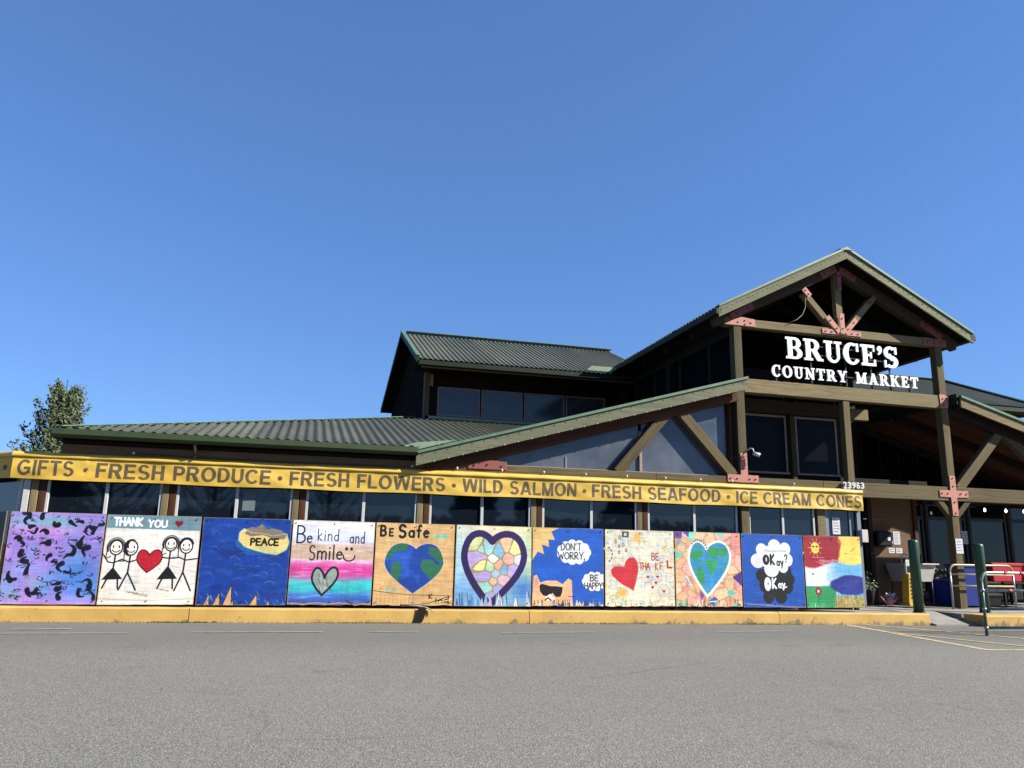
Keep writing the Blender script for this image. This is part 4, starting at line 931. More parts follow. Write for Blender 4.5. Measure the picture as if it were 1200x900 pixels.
def write(A, txt, x, y, h, col, wd=.014, wsc=1., gap=.22, al=1, slope=0):
    for c in txt:
        adv, st_ = HW[c]
        for p in st_: A.line([(x+q[0]*h*wsc, y+q[1]*h+slope*q[0]*h) for q in p], col, wd, al)
        x += (adv+gap)*h*wsc; y += slope*h*(adv+gap)
def width(txt, gap=.22): return sum(HW[c][0]+gap for c in txt)-gap
def write_fit(A, txt, x0, x1, y, h, col, wd=.014, gap=.22, al=1, slope=0): write(A, txt, x0, y, h, col, wd, (x1-x0)/(width(txt, gap)*h), gap, al, slope)
def torn(A, y0, amp, n, cols, seed, dark='20150c'):
    r = random.Random(seed)
    for k in range(n):
        x = r.uniform(0, 1); w_ = r.uniform(.008, .035); h_ = r.uniform(.35, 1.35)*amp
        A.poly([(x-w_, 1.0), (x+r.uniform(-.5, .5)*w_, y0-h_+amp), (x+w_, 1.0)], r.choice(cols), .9)
        if r.random() < .45: A.line([(x+w_, 1.0), (x+w_*.3, y0-h_+amp+.02)], dark, .006, .8)

def art_purple():
    A = Art('9c86d4', 1); n1, n2, n3 = A.fbm(3), A.fbm(3), A.fbm(4)
    A.blend((n1-.42)*5*.8, '86a0dc'); A.blend((n2-.5)*6*.7, 'b88fe0'); A.blend(np.clip((n3-.55)*8, 0, 1)*np.exp(-((PX-.15)**2+(PY-.75)**2)*25), '86b090')
    A.blend(np.exp(-((PX-.85)**2*8+(PY-.72)**2*18))*(.5+n1*.8), '3f86d6'); A.blend(np.exp(-((PX-.4)**2*6+(PY-.12)**2*160))*.8*n2*1.8, '78bcc4')
    A.blend(np.exp(-((PX-.35)**2*10+(PY-.2)**2*300))*.9, 'cf96dc'); A.blend(np.clip((PY-.88)*9, 0, 1)*.8, 'bd92dd')
    r = random.Random(5); D = '0b0a20'
    for (x, y) in [(.17,.04),(.19,.1),(.25,.2),(.24,.16),(.1,.3),(.15,.36),(.18,.45),(.22,.52),(.25,.62),(.08,.7),(.12,.75),(.42,.33),(.38,.35),(.45,.5),(.5,.56),(.6,.6),(.66,.62),(.68,.4),(.65,.48),(.78,.35),(.84,.42),(.86,.15),(.9,.18),(.95,.1),(.83,.2),(.72,.1),(.66,.12),(.88,.77),(.9,.82),(.84,.88),(.95,.9),(.33,.84),(.38,.88),(.6,.82),(.56,.78),(.48,.12),(.35,.03),(.3,.88),(.62,.9),(.78,.3),(.36,.22)]:
        a = r.uniform(0, 6.28); L = r.uniform(.03, .075); c, s_ = math.cos(a), math.sin(a); k = r.uniform(-.03, .03)
        wq = r.uniform(.012, .022)
        for q in range(8):
            f = q/7-.5; A.ell(x+c*L*f*1.3-s_*k*(1-4*f*f)*1.5, y+s_*L*f*1.3+c*k*(1-4*f*f)*1.5, wq*(.6+.9*(q/7)), wq*(.6+.9*(q/7)), D, .85, 12)
    for q in range(110):
        x, y = r.uniform(.05, .97), r.uniform(.02, .95); a = r.uniform(0, 360); L = r.uniform(.012, .045)
        A.line([(x+L*math.cos(math.radians(a+t))*1.2, y+L*math.sin(math.radians(a+t))*.6) for t in range(0, r.choice((90, 160, 240)), 20)], D, r.uniform(.004, .011), .75, .006)
        if q % 3 == 0: A.ell(x, y, r.uniform(.006, .014), r.uniform(.006, .02), D, .8, 10)
    return A.done()
def stickman(A, x, y, h, skirt=False, hair=None, lean=0, hr=.095):
    D = '141319'
    A.ell(x, y, hr*.82, hr, 'f3eee2')
    if hair == 'bob': A.ring(x, y+.01, hr*1.05, hr*1.25, D, .013, -200, 20); A.ring(x, y, hr*1.2, hr*1.35, D, .010, -190, 10); A.line([(x-hr*1.1, y), (x-hr*1.2, y+.12), (x-hr*.6, y+.10)], D, .010); A.line([(x+hr*1.1, y), (x+hr*1.15, y+.15), (x+hr*.3, y+.15)], D, .010)
    if hair == 'side': A.poly(_arc(x, y, hr*1.0, hr*1.2, 100, 300)+[(x-hr*.2, y-hr*.9), (x-hr*.55, y+.02), (x-hr*.2, y+hr)], D)
    if hair == 'top': A.ring(x, y, hr*.85, hr*1.03, D, .028, 200, 340)
    A.ring(x, y, hr*.82, hr, D, .014)
    A.line([(x-.03, y-.02), (x-.03, y+.0)], D, .012); A.line([(x+.03, y-.02), (x+.03, y)], D, .012); A.ring(x, y+.015, .04, .035, D, .009, 20, 160)
    A.line([(x, y+hr), (x-.005, y+.42*h), (x-.01+lean, y+.56*h)], D, .017)
    fy = y+.95*h
    if skirt:
        A.poly([(x-.01, y+.46*h), (x-.115, y+.76*h), (x+.10, y+.74*h)], D); A.line([(x-.06, y+.74*h), (x-.10, fy)], D, .017); A.line([(x+.05, y+.74*h), (x+.06, fy)], D, .017)
    else: A.line([(x-.01, y+.56*h), (x-.085, fy)], D, .017); A.line([(x-.01, y+.56*h), (x+.09, fy)], D, .017)
def art_people():
    A = Art('ece8e0', 2); A.blend(np.clip((PY-.6)*3, 0, 1)*A.fbm(3)*.9, 'e2d6bd'); A.blend((A.fbm(5)-.5)*3, 'dcdcda')
    r = random.Random(9)
    for q in range(60):
        x, y = r.uniform(.05, .95), r.uniform(.2, .95); a = r.uniform(0, 6.28); L = r.uniform(.03, .13); A.line([(x, y), (x+math.cos(a)*L, y+math.sin(a)*L*.7)], r.choice(['8f938f', 'a5a49f', '6e716f', 'c4bfb0']), .004, .7)
    A.poly([(0, 0), (1, 0), (1, .165), (0, .15)], '6f8f9c')
    write_fit(A, 'THANK', .08, .37, .035, .085, 'f4f6f5', .022); write_fit(A, 'YOU', .44, .63, .055, .075, 'f4f6f5', .020)
    A.poly(heartpts(.76, .095, .085, .10), '8a1526')
    stickman(A, .13, .37, .47, True, 'bob', 0, .08); stickman(A, .285, .37, .49, False, 'side', .0, .082); stickman(A, .70, .325, .52, True, 'bob', 0, .075); stickman(A, .865, .34, .53, False, 'top', 0, .083)
    D = '141319'
    A.line([(-.0, .44), (.06, .53), (.12, .54), (.2, .50), (.28, .53), (.36, .50), (.42, .47)], D, .014); A.line([(.58, .46), (.66, .48), (.74, .48), (.8, .47), (.87, .50), (1, .48)], D, .014)
    H = heart2(.40, (.485, .45), (.355, .48), (.62, .47), (.475, .645)); A.poly(H, 'c0182c')
    for q in range(60): x, y = r.uniform(.38, .6), r.uniform(.43, .6); A.line([(x, y), (x+.02, y+r.uniform(-.02, .02))], r.choice(['8f1020', 'd8364a']), .007, .5)
    A.line(H+[H[0]], '3c0c14', .012)
    for x, y in ((.3, .86), (.4, .88), (.62, .83)): A.line([(x, y), (x+.1, y+.015)], r.choice(['222222', '7a6a50']), .012, .7, .02)
    A.line([(0, .93), (.5, .955), (1, .93)], 'b9b29d', .008); A.line([(0, .96), (.5, .975), (1, .955)], 'f5f2ea', .016)
    return A.done()
def art_peace():
    A = Art('13409a', 3); n = A.fbm(5, 9); A.blend((n-.5)*4, '0d3286'); A.blend((A.fbm(8, 14)-.55)*4*.6, '2a5cb4')
    r = random.Random(3)
    for q in range(60):
        x, y = r.uniform(.05, .85), r.uniform(.05, .75)
        if y > .08 and y < .42 and x > .42: continue
        L = r.uniform(.05, .16); A.line([(x, y), (x+L*.5, y-.02), (x+L, y+r.uniform(-.01, .03))], '7aa0d8', r.uniform(.003, .007), r.uniform(.2, .65))
    A.ell(.68, .26, .30, .175, '2f7fae', .5, wob=.03); P_ = [(.41, .17), (.46, .12), (.55, .17), (.66, .17), (.8, .2), (.95, .17), (.985, .27), (.96, .36), (.85, .42), (.72, .40), (.6, .37), (.48, .33), (.41, .26)]
    A.poly([(.46, .13), (.55, .10), (.6, .11), (.66, .06), (.72, .13), (.78, .11), (.88, .14), (.96, .18), (.93, .24), (.8, .24), (.68, .20), (.55, .21), (.47, .18)], '8d7b68')
    A.poly(P_, 'e8cf82'); A.poly([(.47, .18), (.55, .21), (.68, .19), (.8, .235), (.93, .235), (.96, .18), (.88, .13), (.6, .12), (.5, .12)], '8d7b68')
    m = A.fbm(6); A.poly([(.55, .3), (.7, .33), (.9, .34), (.94, .3), (.84, .4), (.7, .38)], 'c9cf8e', .8)
    A.line(P_+[P_[0]], 'a8d0bc', .012, .7); write_fit(A, 'PEACE', .55, .86, .235, .075, '15120c', .020, .25)
    for x, h_, w_ in ((-.02, .2, .03), (.12, .13, .035), (.23, .15, .045), (.35, .235, .055), (.40, .07, .02), (.64, .13, .05), (.80, .07, .02)):
        A.poly([(x-w_, 1), (x+w_*.5, 1-h_), (x+w_*.75, 1)], 'dba96a'); A.line([(x+w_*.75, 1), (x+w_*.5, 1-h_)], '17213a', .010); A.line([(x-w_, 1), (x+w_*.5, 1-h_)], '17213a', .006, .7)
    for q in range(50):
        x = r.uniform(.0, 1); y = r.uniform(.83, .99); A.line([(x, y), (x+.03, y+r.uniform(.02, .06))], r.choice(['7fa4dc', 'aac4ea', '0a1c50']), .007, .6)
    return A.done()
def bands(A, stops, wob=.02):
    n = (A.fbm(3, 3)-.5)*wob*2+(A.fbm(4, 40, 2)-.5)*.04; y = PY+n; cols = np.array([c3(c) for _, c in stops]); ps = [p for p, _ in stops]
    for k in range(3): A.a[..., k] = np.interp(y, ps, cols[:, k])
def art_kind():
    A = Art('ffffff', 4)
    bands(A, [(0, 'eeeef2'), (.10, 'e8eaf4'), (.22, 'd5dcf0'), (.27, 'd8cdd6'), (.29, 'd2b9a4'), (.45, 'cfae98'), (.48, 'e4c4e0'), (.52, 'e06cb0'), (.58, 'd83f98'), (.66, 'cf5aa8'), (.69, '8f90bc'), (.73, '3fc4c8'), (.80, '34c0c4'), (.86, '4a8ed0'), (.92, '3a62b8'), (1, '3850a4')])
    A.blend((A.fbm(5, 50, 2)-.6)*1.2, 'ffffff'); D = '171a30'
    write(A, 'B', .06, .07, .20, D, .018, .75); write(A, 'e', .18, .12, .15, D, .016, .75); write_fit(A, 'kind', .31, .56, .10, .14, D, .011, .3); write_fit(A, 'and', .70, .88, .12, .14, D, .012, .3)
    write(A, 'S', .22, .30, .17, D, .016, .6); write_fit(A, 'mile', .32, .62, .29, .17, D, .018, .2); A.ell(.665, .33, .018, .02, D); A.ell(.725, .33, .018, .02, D); A.ring(.70, .42, .07, .055, D, .016, -10, 190)
    H = heart2(.56, (.42, .68), (.27, .67), (.58, .62), (.40, .88)); A.poly(H, '93a39a'); r = random.Random(8)
    for q in range(30): x, y = r.uniform(.32, .5), r.uniform(.62, .8); A.line([(x, y), (x+.02, y+.05)], r.choice(['4c5a52', 'b7c4bb']), .012, .5)
    A.line(H+[H[0]], '141828', .024)
    A.line([(0, .975), (.2, .99), (.35, .975), (.5, .985), (.62, .97), (.75, .995), (1, .98)], 'b48d5e', .018); A.line([(.7, .94), (.78, 1.0)], '2b2018', .012)
    return A.done()
def plywood_bg(c, seed):
    A = Art(c, seed); A.blend((A.fbm(2, 14)-.45)*2.5, 'cda26a'); A.blend((A.fbm(3, 50, 3)-.5)*3*.6, 'e8c795'); A.blend((A.fbm(9, 9)-.66)*5*.5, 'b8884c'); return A
def art_safe():
    A = plywood_bg('dcb57e', 5); D = '120f0e'
    write(A, 'B', .06, .04, .12, D, .028, .8); write(A, 'E', .17, .075, .085, D, .022, .8); write(A, 'S', .29, .025, .15, D, .032, .85, .2); write(A, 'afe', .415, .02, .15, D, .026, .8, .3)
    for x in (.78, .87): A.ell(x, .155, .033, .033, '6cc7b8')
    for x in (.17, .26): A.ell(x, .80, .03, .025, '6cc7b8', .7)
    H = heart2(.235, (.51, .31), (.12, .47), (.87, .47), (.49, .855)); A.poly(H, '17449c'); HH = Art.__new__(Art); m0 = A.a.copy(); A2 = Art('17449c', 15)
    g = A2.fbm(4); A2.blend((g-.52)*9*.7, '2a5ab8')
    for P_ in ([(.15, .36), (.3, .22), (.42, .26), (.38, .34), (.28, .34), (.2, .42), (.14, .45)], [(.22, .48), (.3, .46), (.34, .56), (.31, .7), (.27, .72), (.2, .6)], [(.6, .44), (.72, .44), (.78, .5), (.88, .5), (.86, .6), (.7, .68), (.62, .6), (.57, .52)], [(.68, .28), (.8, .3), (.88, .42), (.84, .5), (.74, .42), (.66, .36)]): A2.poly(P_, '2f6e52')
    M_ = Art('000000', 1); M_.poly(H, 'ffffff'); mk = M_.a[..., :1]; A.a = A.a*(1-mk)+A2.a*mk; A.line(H+[H[0]], 'd8d0b8', .008, .8)
    A.line([(0, .82), (.25, .85), (.5, .87), (.95, .87)], '3a2a18', .007); A.poly([(0, .83), (.5, .87), (.97, .875), (.6, .96), (0, .99)], 'd8b078', .6)
    for k in range(10): A.line([(.05+k*.05, .86), (.05+k*.05, .98)], '8c6a40', .004, .6)
    write(A, 'K', .70, .86, .05, D, .012); write_fit(A, 'ind', .78, .95, .90, .07, D, .016, .2, slope=-.12); A.line([(.45, .99), (.7, .965), (.97, .88)], '2a1c10', .009)
    return A.done()
def art_mosaic():
    A = Art('9cc8e0', 6); bands(A, [(0, 'd2d8c8'), (.3, 'b4d4d8'), (.6, 'a4cce0'), (.85, '7aaedc'), (1, '6a9ccc')], .1)
    A.blend(np.clip((PX-.55)*2, 0, 1)*.7, 'cfdc9a'); A.blend(np.exp(-((PX-.9)**2*30+(PY-.8)**2*30)), '4f86cc'); A.blend(np.exp(-((PX-.6)**2*8+(PY-.02)**2*60)), 'e8d6b0')
    H = heart2(.08, (.47, .20), (.11, .36), (.90, .36), (.45, .99)); A2 = Art('e2c6d0', 16); r = random.Random(14)
    cells = [(.25,.25),(.33,.3),(.29,.38),(.42,.28),(.5,.42),(.55,.32),(.66,.25),(.78,.3),(.7,.42),(.82,.42),(.35,.5),(.45,.52),(.55,.5),(.64,.55),(.4,.62),(.52,.6),(.74,.55),(.5,.7),(.42,.78),(.55,.78),(.46,.88),(.62,.68)]
    cc = ['d4dca0', 'a4d6dc', 'bea8dc', 'a4dce0', 'eeeef0', '86c0e0', 'e6c4a0', 'e8dc9a', 'e6b8a4', 'd8d4e8', 'e8e49c', 'b8dcb4', 'e8b09c', '7fb4dc', 'b4a4d8', 'a8c8e8', 'bca8e0', 'e8c0a0', 'a4dcd0', 'a8a8e0', '98a8dc', 'e0b8c4']
    dd_ = np.stack([np.hypot((PX-cx)*(1+.25*math.sin(cx*40)), PY-cy) for cx, cy in cells]); o_ = np.argsort(dd_, 0); d2 = np.sort(dd_, 0)
    for k, c in enumerate(cc): A2.blend((o_[0] == k)*1.0, c)
    A2.blend((d2[1]-d2[0] < .016)*1.0, 'a89468')
    M_ = Art('000000', 1); M_.poly(H, 'ffffff'); mk = M_.a[..., :1]; A.a = A.a*(1-mk)+A2.a*mk; A.line(H+[H[0]], '2c1a58', .085, 1, .006)
    torn(A, .84, .14, 30, ['7ab0dc', '4c7cc0', 'c8b8dc', 'e8e4dc', '88c0d8'], 4); return A.done()
def cloud(A, cx, cy, rx, ry, col, n=11, k=.3):
    A.ell(cx, cy, rx, ry, col)
    for i in range(n):
        t = 2*math.pi*i/n; A.ell(cx+rx*.86*math.cos(t), cy+ry*.84*math.sin(t), rx*k, rx*k*.95, col)
def art_cat():
    A = Art('1c5cc0', 7); A.blend((A.fbm(4, 10)-.5)*3*.6, '1750b0')
    A.poly([(0, 0), (.38, 0), (.26, .05), (.31, .155), (.22, .155), (.23, .25), (.13, .22), (.16, .34), (.07, .31), (0, .42)], 'e4be7a')
    cloud(A, .58, .31, .21, .125, 'eef0ee'); D = '2a2c38'
    write_fit(A, "DON'T", .40, .68, .20, .085, D, .012); write_fit(A, 'WORRY,', .36, .74, .315, .085, D, .013)
    cloud(A, .87, .68, .155, .10, 'eef0ee', 10); write_fit(A, 'BE', .81, .92, .60, .075, D, .013); write_fit(A, 'HAPPY!', .73, 1.0, .70, .075, D, .013, .18)
    # a sandy cat head with dark glasses
    F_ = 'e8b88a'
    A.poly([(.02, .62), (.06, .60), (.11, .70), (.2, .675), (.34, .675), (.42, .72), (.50, .645), (.55, .67), (.56, 1), (0, 1)], F_); A.poly([(.03, .66), (.06, .63), (.09, .70), (.04, .76)], 'd89a74')
    A.poly([(.10, .74), (.13, .715), (.25, .745), (.32, .745), (.42, .755), (.415, .82), (.39, .875), (.33, .88), (.28, .83), (.22, .875), (.15, .86), (.11, .81)], '14151c')
    A.poly([(.19, .88), (.245, .84), (.3, .88), (.33, .91), (.2, .93)], 'f0e4d4')
    A.line([(.18, .92), (.22, .89), (.26, .92)], '1a1512', .016)
    for x in (.04, .09, .14, .3, .36, .46, .5): A.line([(x, .99), (x+random.Random(int(x*99)).uniform(-.02, .03), .92)], '2a2018', .008)
    A.line([(.5, .87), (.6, .88)], '1a1f40', .007); torn(A, .92, .08, 30, ['e8c8a0', '8fb0dc', '20365c', 'e8e0d0'], 8); return A.done()
def art_thankful():
    A = Art('e2e0cc', 8); r = random.Random(21); pal = ['dccf6a', 'a8c8b0', 'd8a8b8', 'b0b8d8', 'd0c0e0', 'e4d490', 'c0d8a0', 'e0b8a0', '9cc0d8']
    A.blend((A.fbm(4)-.5)*4*.6, 'ece0d0'); A.blend((A.fbm(5)-.55)*5*.5, 'd4dcc0')
    for q in range(80): A.ell(r.random(), r.random(), r.uniform(.01, .045), r.uniform(.01, .045), r.choice(pal), .55)
    for q in range(60): A.ring(r.random(), r.random(), r.uniform(.02, .09), r.uniform(.02, .09), r.choice(pal+['7a90b8', '9a7ab0', '8a9a70']), .007, r.uniform(0, 180), r.uniform(200, 400), .8)
    for q in range(90): x, y = r.random(), r.random(); a = r.uniform(0, 6.3); A.line([(x, y), (x+.04*math.cos(a), y+.04*math.sin(a))], r.choice(pal+['8a8ab0']), .007, .7)
    for cx, cy in ((.46, .10), (.24, .82)):
        A.ell(cx, cy, .05, .05, 'e6b45c')
        for k in range(14): t = k*.449; A.line([(cx+.05*math.cos(t), cy+.05*math.sin(t)), (cx+.085*math.cos(t), cy+.085*math.sin(t))], 'e0b060', .01)
    A.poly([(.24, .02), (.34, .02), (.34, .10), (.24, .10)], '4a5a52'); A.poly([(.27, .04), (.31, .04), (.31, .08), (.27, .08)], 'd8dccc')
    for x, y in ((.15, .16), (.2, .22), (.26, .2), (.2, .30), (.3, .27), (.21, .10)): A.ell(x, y, .018, .025, '3e4a60', .8); A.ell(x, y, .008, .012, 'dcdcd0')
    for k in range(5): A.ring(.02, .33, .08, .10-.0*k, '50407a', .014, -70+k*30, -55+k*30)
    H = [(.40, .79), (.22, .70), (.10, .60), (.08, .53), (.13, .49), (.22, .48), (.27, .49), (.29, .42), (.34, .37), (.41, .36), (.46, .42), (.47, .52), (.44, .66)]
    A.poly(H, 'cc2f3a'); A.blend(0, '000000')
    for q in range(40): x, y = r.uniform(.18, .44), r.uniform(.45, .65); A.ell(x, y, .01, .01, r.choice(['e0505a', 'b01f2c']), .5)
    A.line(H+[H[0]], 'b86a60', .008)
    D = 'a8404a'; write_fit(A, 'BE', .67, .77, .30, .09, D, .014, .25); write_fit(A, 'THA', .49, .64, .43, .09, D, .015, .12); write_fit(A, 'K', .72, .76, .43, .09, D, .013); write_fit(A, 'F', .79, .83, .42, .09, D, .013); write_fit(A, 'L', .90, .96, .40, .085, 'b03038', .024)
    for x, y in ((.61, .615), (.75, .61), (.725, .69), (.675, .75), (.84, .80)):
        A.poly(heartpts(x, y, .045, .045), 'b02438')
    for x, y, q in ((.60, .62, .08), (.76, .62, .06), (.84, .79, .085), (.93, .62, .07)): A.ring(x, y, q, q*.9, 'a89aa8', .006)
    torn(A, .90, .11, 34, ['eeead8', 'e4e0c4', 'f2efe4', 'd8cfa8'], 12, '4a4030'); return A.done()
def art_worldheart():
    A = Art('e0b090', 9); r = random.Random(31); pts = [(r.random(), r.random()) for _ in range(60)]; pal = ['e8ae94', 'e4b890', 'dca88c', 'ecc8a4', 'e89c94', 'd8b48c', 'e8b8a8', 'f0a8a0', 'd4c09a', 'e6b08a']
    dd_ = np.stack([np.hypot(PX-cx, PY-cy) for cx, cy in pts]); o_ = dd_.argmin(0); d2 = np.sort(dd_, 0)
    for k in range(60): A.blend((o_ == k)*1.0, r.choice(pal) if r.random() < .9 else r.choice(['5cc4ac', '8a9ac0']))
    A.blend((d2[1]-d2[0] < .012)*.7, 'b08860')
    for P_, c in (([(.0, .0), (.12, .0), (.1, .09), (0, .09)], '6a3f98'), ([(.12, 0), (.28, 0), (.22, .09)], '2858a8'), ([(.22, 0), (.34, 0), (.28, .12), (.2, .12)], '8fd0b4'), ([(.62, 0), (.76, 0), (.7, .08)], '7fd0b8'), ([(0, .27), (.12, .30), (0, .38)], '58c8b4'), ([(.86, .60), (1, .52), (1, .72)], '4a2a88'), ([(.76, .80), (.84, .76), (.9, .82), (.82, .86)], '54c4a8'), ([(.36, .78), (.42, .84), (.40, .92), (.36, .88)], '8a5098')): A.poly(P_, c)
    H = heart2(.11, (.475, .225), (.205, .34), (.84, .30), (.47, .86)); A2 = Art('2f8ec8', 19); A2.blend((A2.fbm(6)-.5)*5*.6, '52a8dc')
    for P_ in ([(.22, .27), (.4, .24), (.42, .3), (.34, .36), (.3, .4), (.26, .37)], [(.31, .5), (.42, .5), (.44, .6), (.40, .72), (.35, .7), (.33, .6)], [(.48, .26), (.56, .20), (.8, .22), (.79, .3), (.72, .34), (.64, .30), (.62, .36), (.52, .33)], [(.47, .38), (.62, .37), (.65, .42), (.58, .52), (.54, .6), (.5, .5)], [(.7, .46), (.76, .42), (.74, .5)]): A2.poly(P_, '2f9c58')
    A2.blend((A2.fbm(9)-.55)*4*.5, '45b07a'); M_ = Art('000000', 1); M_.poly(H, 'ffffff'); mk = M_.a[..., :1]; A.a = A.a*(1-mk)+A2.a*mk; A.line(H+[H[0]], 'f0f0ec', .034)
    for t in range(14): q = H[(t*1) % len(H)]; A.line([(q[0], q[1]-.01), (q[0]+.01, q[1]-.02)], '1c2a3c', .014, .8) if t < 9 else None
    A.poly([(.14, .60), (.17, .58), (.24, .72), (.2, .74)], 'dcdce0'); A.line([(.16, .62), (.21, .73)], '5a6a90', .01)
    A.poly([(.48, .92), (.58, .86), (.66, .93), (.56, 1)], '3c5ab0'); A.line([(.5, .93), (.62, .92)], 'dfe4f0', .014)
    torn(A, .9, .1, 46, ['e8c8a8', '8fc8a8', 'd8b088', 'f0e4d8', '5a9878', 'a87850', '4a68b0'], 22); return A.done()
def art_okay():
    A = Art('0b55b4', 10); A.blend((A.fbm(4, 9)-.5)*3*.6, '0a4aa4'); r = random.Random(2)
    for x, y, w_, h_ in ((.30, .57, .09, .09), (.74, .52, .05, .08), (.37, .70, .11, .11), (.70, .72, .11, .10), (.40, .86, .09, .09), (.60, .86, .10, .09), (.5, .66, .22, .2), (.76, .62, .08, .08)): A.ell(x, y, w_, h_, '0e0f16')
    for x, y, w_, h_ in ((.32, .22, .09, .09), (.53, .16, .10, .09), (.70, .20, .09, .09), (.25, .37, .11, .10), (.74, .35, .08, .09), (.47, .48, .12, .11), (.66, .45, .08, .08), (.50, .32, .24, .17)): A.ell(x, y, w_, h_, 'eceef0')
    D = '101018'; A.ell(.385, .355, .055, .072, D); A.ell(.39, .35, .012, .03, 'eceef0'); write(A, 'K', .46, .285, .13, D, .028, .6); write_fit(A, 'ay', .56, .66, .32, .11, D, .020, .25); write(A, '?', .69, .28, .10, D, .018, .8)
    W = 'eceef0'; A.ell(.395, .685, .055, .095, W); A.ell(.40, .68, .010, .018, '5a5f70'); write(A, 'K', .475, .61, .13, W, .028, .6); write_fit(A, 'ay', .57, .67, .63, .10, W, .022, .25); A.line([(.63, .74), (.70, .72)], W, .02)
    A.line([(.37, .23), (.5, .235), (.58, .23), (.72, .23)], '6a6c74', .010, .7, .02)
    for q in range(14): x, y = r.uniform(.1, .9), r.uniform(.05, .95); A.line([(x, y), (x+r.uniform(.03, .12), y+.005)], '8fb4e0', .004, .5)
    A.line([(.02, .955), (.3, .965), (.55, .98), (.7, .99), (1, 1)], 'a88fc0', .016, .8)
    return A.done()
def art_seasons():
    A = Art('a01c30', 11); n = A.fbm(5, 14); A.blend((n-.5)*4*.6, '8a1428')
    e = (A.fbm(6)-.5)*.16; A.blend(np.clip((PX-.60+e+.12*(PY-.2))*30, 0, 1), 'f2d468'); A.blend(((PX > .6)*(A.fbm(7)-.6))*2, 'e8c040')
    low = np.clip((PY-(.42-.06*PX+.03*np.sin(PX*9))+e*.3)*30, 0, 1); A.blend(low, 'eceef4')
    A.blend(low*np.clip((PX-.35+e*2)*4, 0, 1)*.9, '5fb0e4')
    A.blend(np.clip((PY-.695+e*.1)*60, 0, 1)*np.clip((.52-PX)*60, 0, 1), '2a9c60')
    m = np.clip(1.05-(((PX-.78)/.36)**2+((PY-.69)/.145)**2)+e*2.5, 0, 1)*4; A.blend(np.clip(m, 0, 1), '1d2b88'); A.blend(np.clip(m, 0, 1)*np.clip((A.fbm(4, 18)-.5)*5, 0, 1)*.6, '3a4aa0')
    A.blend(np.clip((PY-.83+e*.2)*40, 0, 1)*np.clip((PX-.48)*40, 0, 1), 'a8985c')
    r = random.Random(6)
    for q in range(70): x = r.uniform(.5, 1); y = r.uniform(.86, 1); A.line([(x, y), (x+r.uniform(-.01, .01), y-.05)], r.choice(['7c6c38', 'c8b878', '5a6a34', 'e0d498']), .008, .7)
    for q in range(14): x = r.uniform(.02, .5); A.line([(x, 1), (x+r.uniform(-.015, .015), .94)], '8fd0a0', .008, .8)
    for q in range(26): x, y = r.uniform(.2, .5), r.uniform(.33, .42); A.line([(x, y), (x+.12, y+.015)], 'f0dce0', .006, .6)
    for k in range(10): t = k*.628; A.line([(.2+.05*math.cos(t), .17+.06*math.sin(t)), (.2+.12*math.cos(t), .17+.135*math.sin(t))], 'e8b048', .008)
    A.ell(.2, .17, .07, .08, 'f0d060'); A.line([(.16, .155), (.18, .155)], '201808', .02); A.line([(.22, .155), (.24, .155)], '201808', .02); A.ring(.2, .19, .025, .018, 'a06a20', .006, 20, 160)
    A.line([(.14, .305), (.35, .305)], 'e0c0c8', .006, .8); A.line([(.82, .22), (.88, .17)], '3fb07a', .016, .9); A.line([(.70, .25), (.76, .24)], '4f9a5a', .010, .8)
    A.line([(.12, .53), (.16, .55)], '556', .014) if False else A.ell(.135, .535, .02, .018, '6a7078', .8)
    for k in range(8): t = k*.785; A.ell(.21+.04*math.cos(t), .775+.045*math.sin(t), .02, .02, '9c2430')
    A.ell(.21, .775, .018, .02, 'e8e0e0'); A.line([(.21, .82), (.19, .97)], '1f6a3c', .012)
    return A.done()
def art_darkgreen():
    A = Art('1c3a34', 12); A.blend((A.fbm(4)-.45)*4, '2c5f50'); A.blend((A.fbm(6)-.55)*6, '243a78'); A.blend((A.fbm(5)-.6)*6, '0a1414'); return A.done()
def art_mat(name, arr):
    im = bpy.data.images.new(name, MW, MW); rgba = np.ones((MW, MW, 4), np.float32); rgba[..., :3] = arr[::-1]**1.05*.85
    im.pixels.foreach_set(rgba.ravel()); im.update(); im.pack()
    m, t, b = base_mat(name, .5, .35); tx = N(t, 'ShaderNodeTexImage'); tx.image = im; tx.extension = 'EXTEND'
    uv = N(t, 'ShaderNodeUVMap'); t.links.new(uv.outputs[0], tx.inputs[0])
    v = coords(t); g = noise(t, 14, 8, .7, v); c = mix(t, ramp(t, g, [(.62, (0, 0, 0)), (.74, (.25,)*3)]), tx.outputs[0], (.25, .2, .15))
    t.links.new(c, b.inputs['Base Color']); bump(t, b, noise(t, 40, 5, .6, coords(t, (3, 1, 1))), .15, .004)
    return m
E0 = [-3.82, -2.64, -1.40, -.17, 1.03, 2.24, 3.47, 4.67, 5.90, 7.13, 8.33, 9.50]
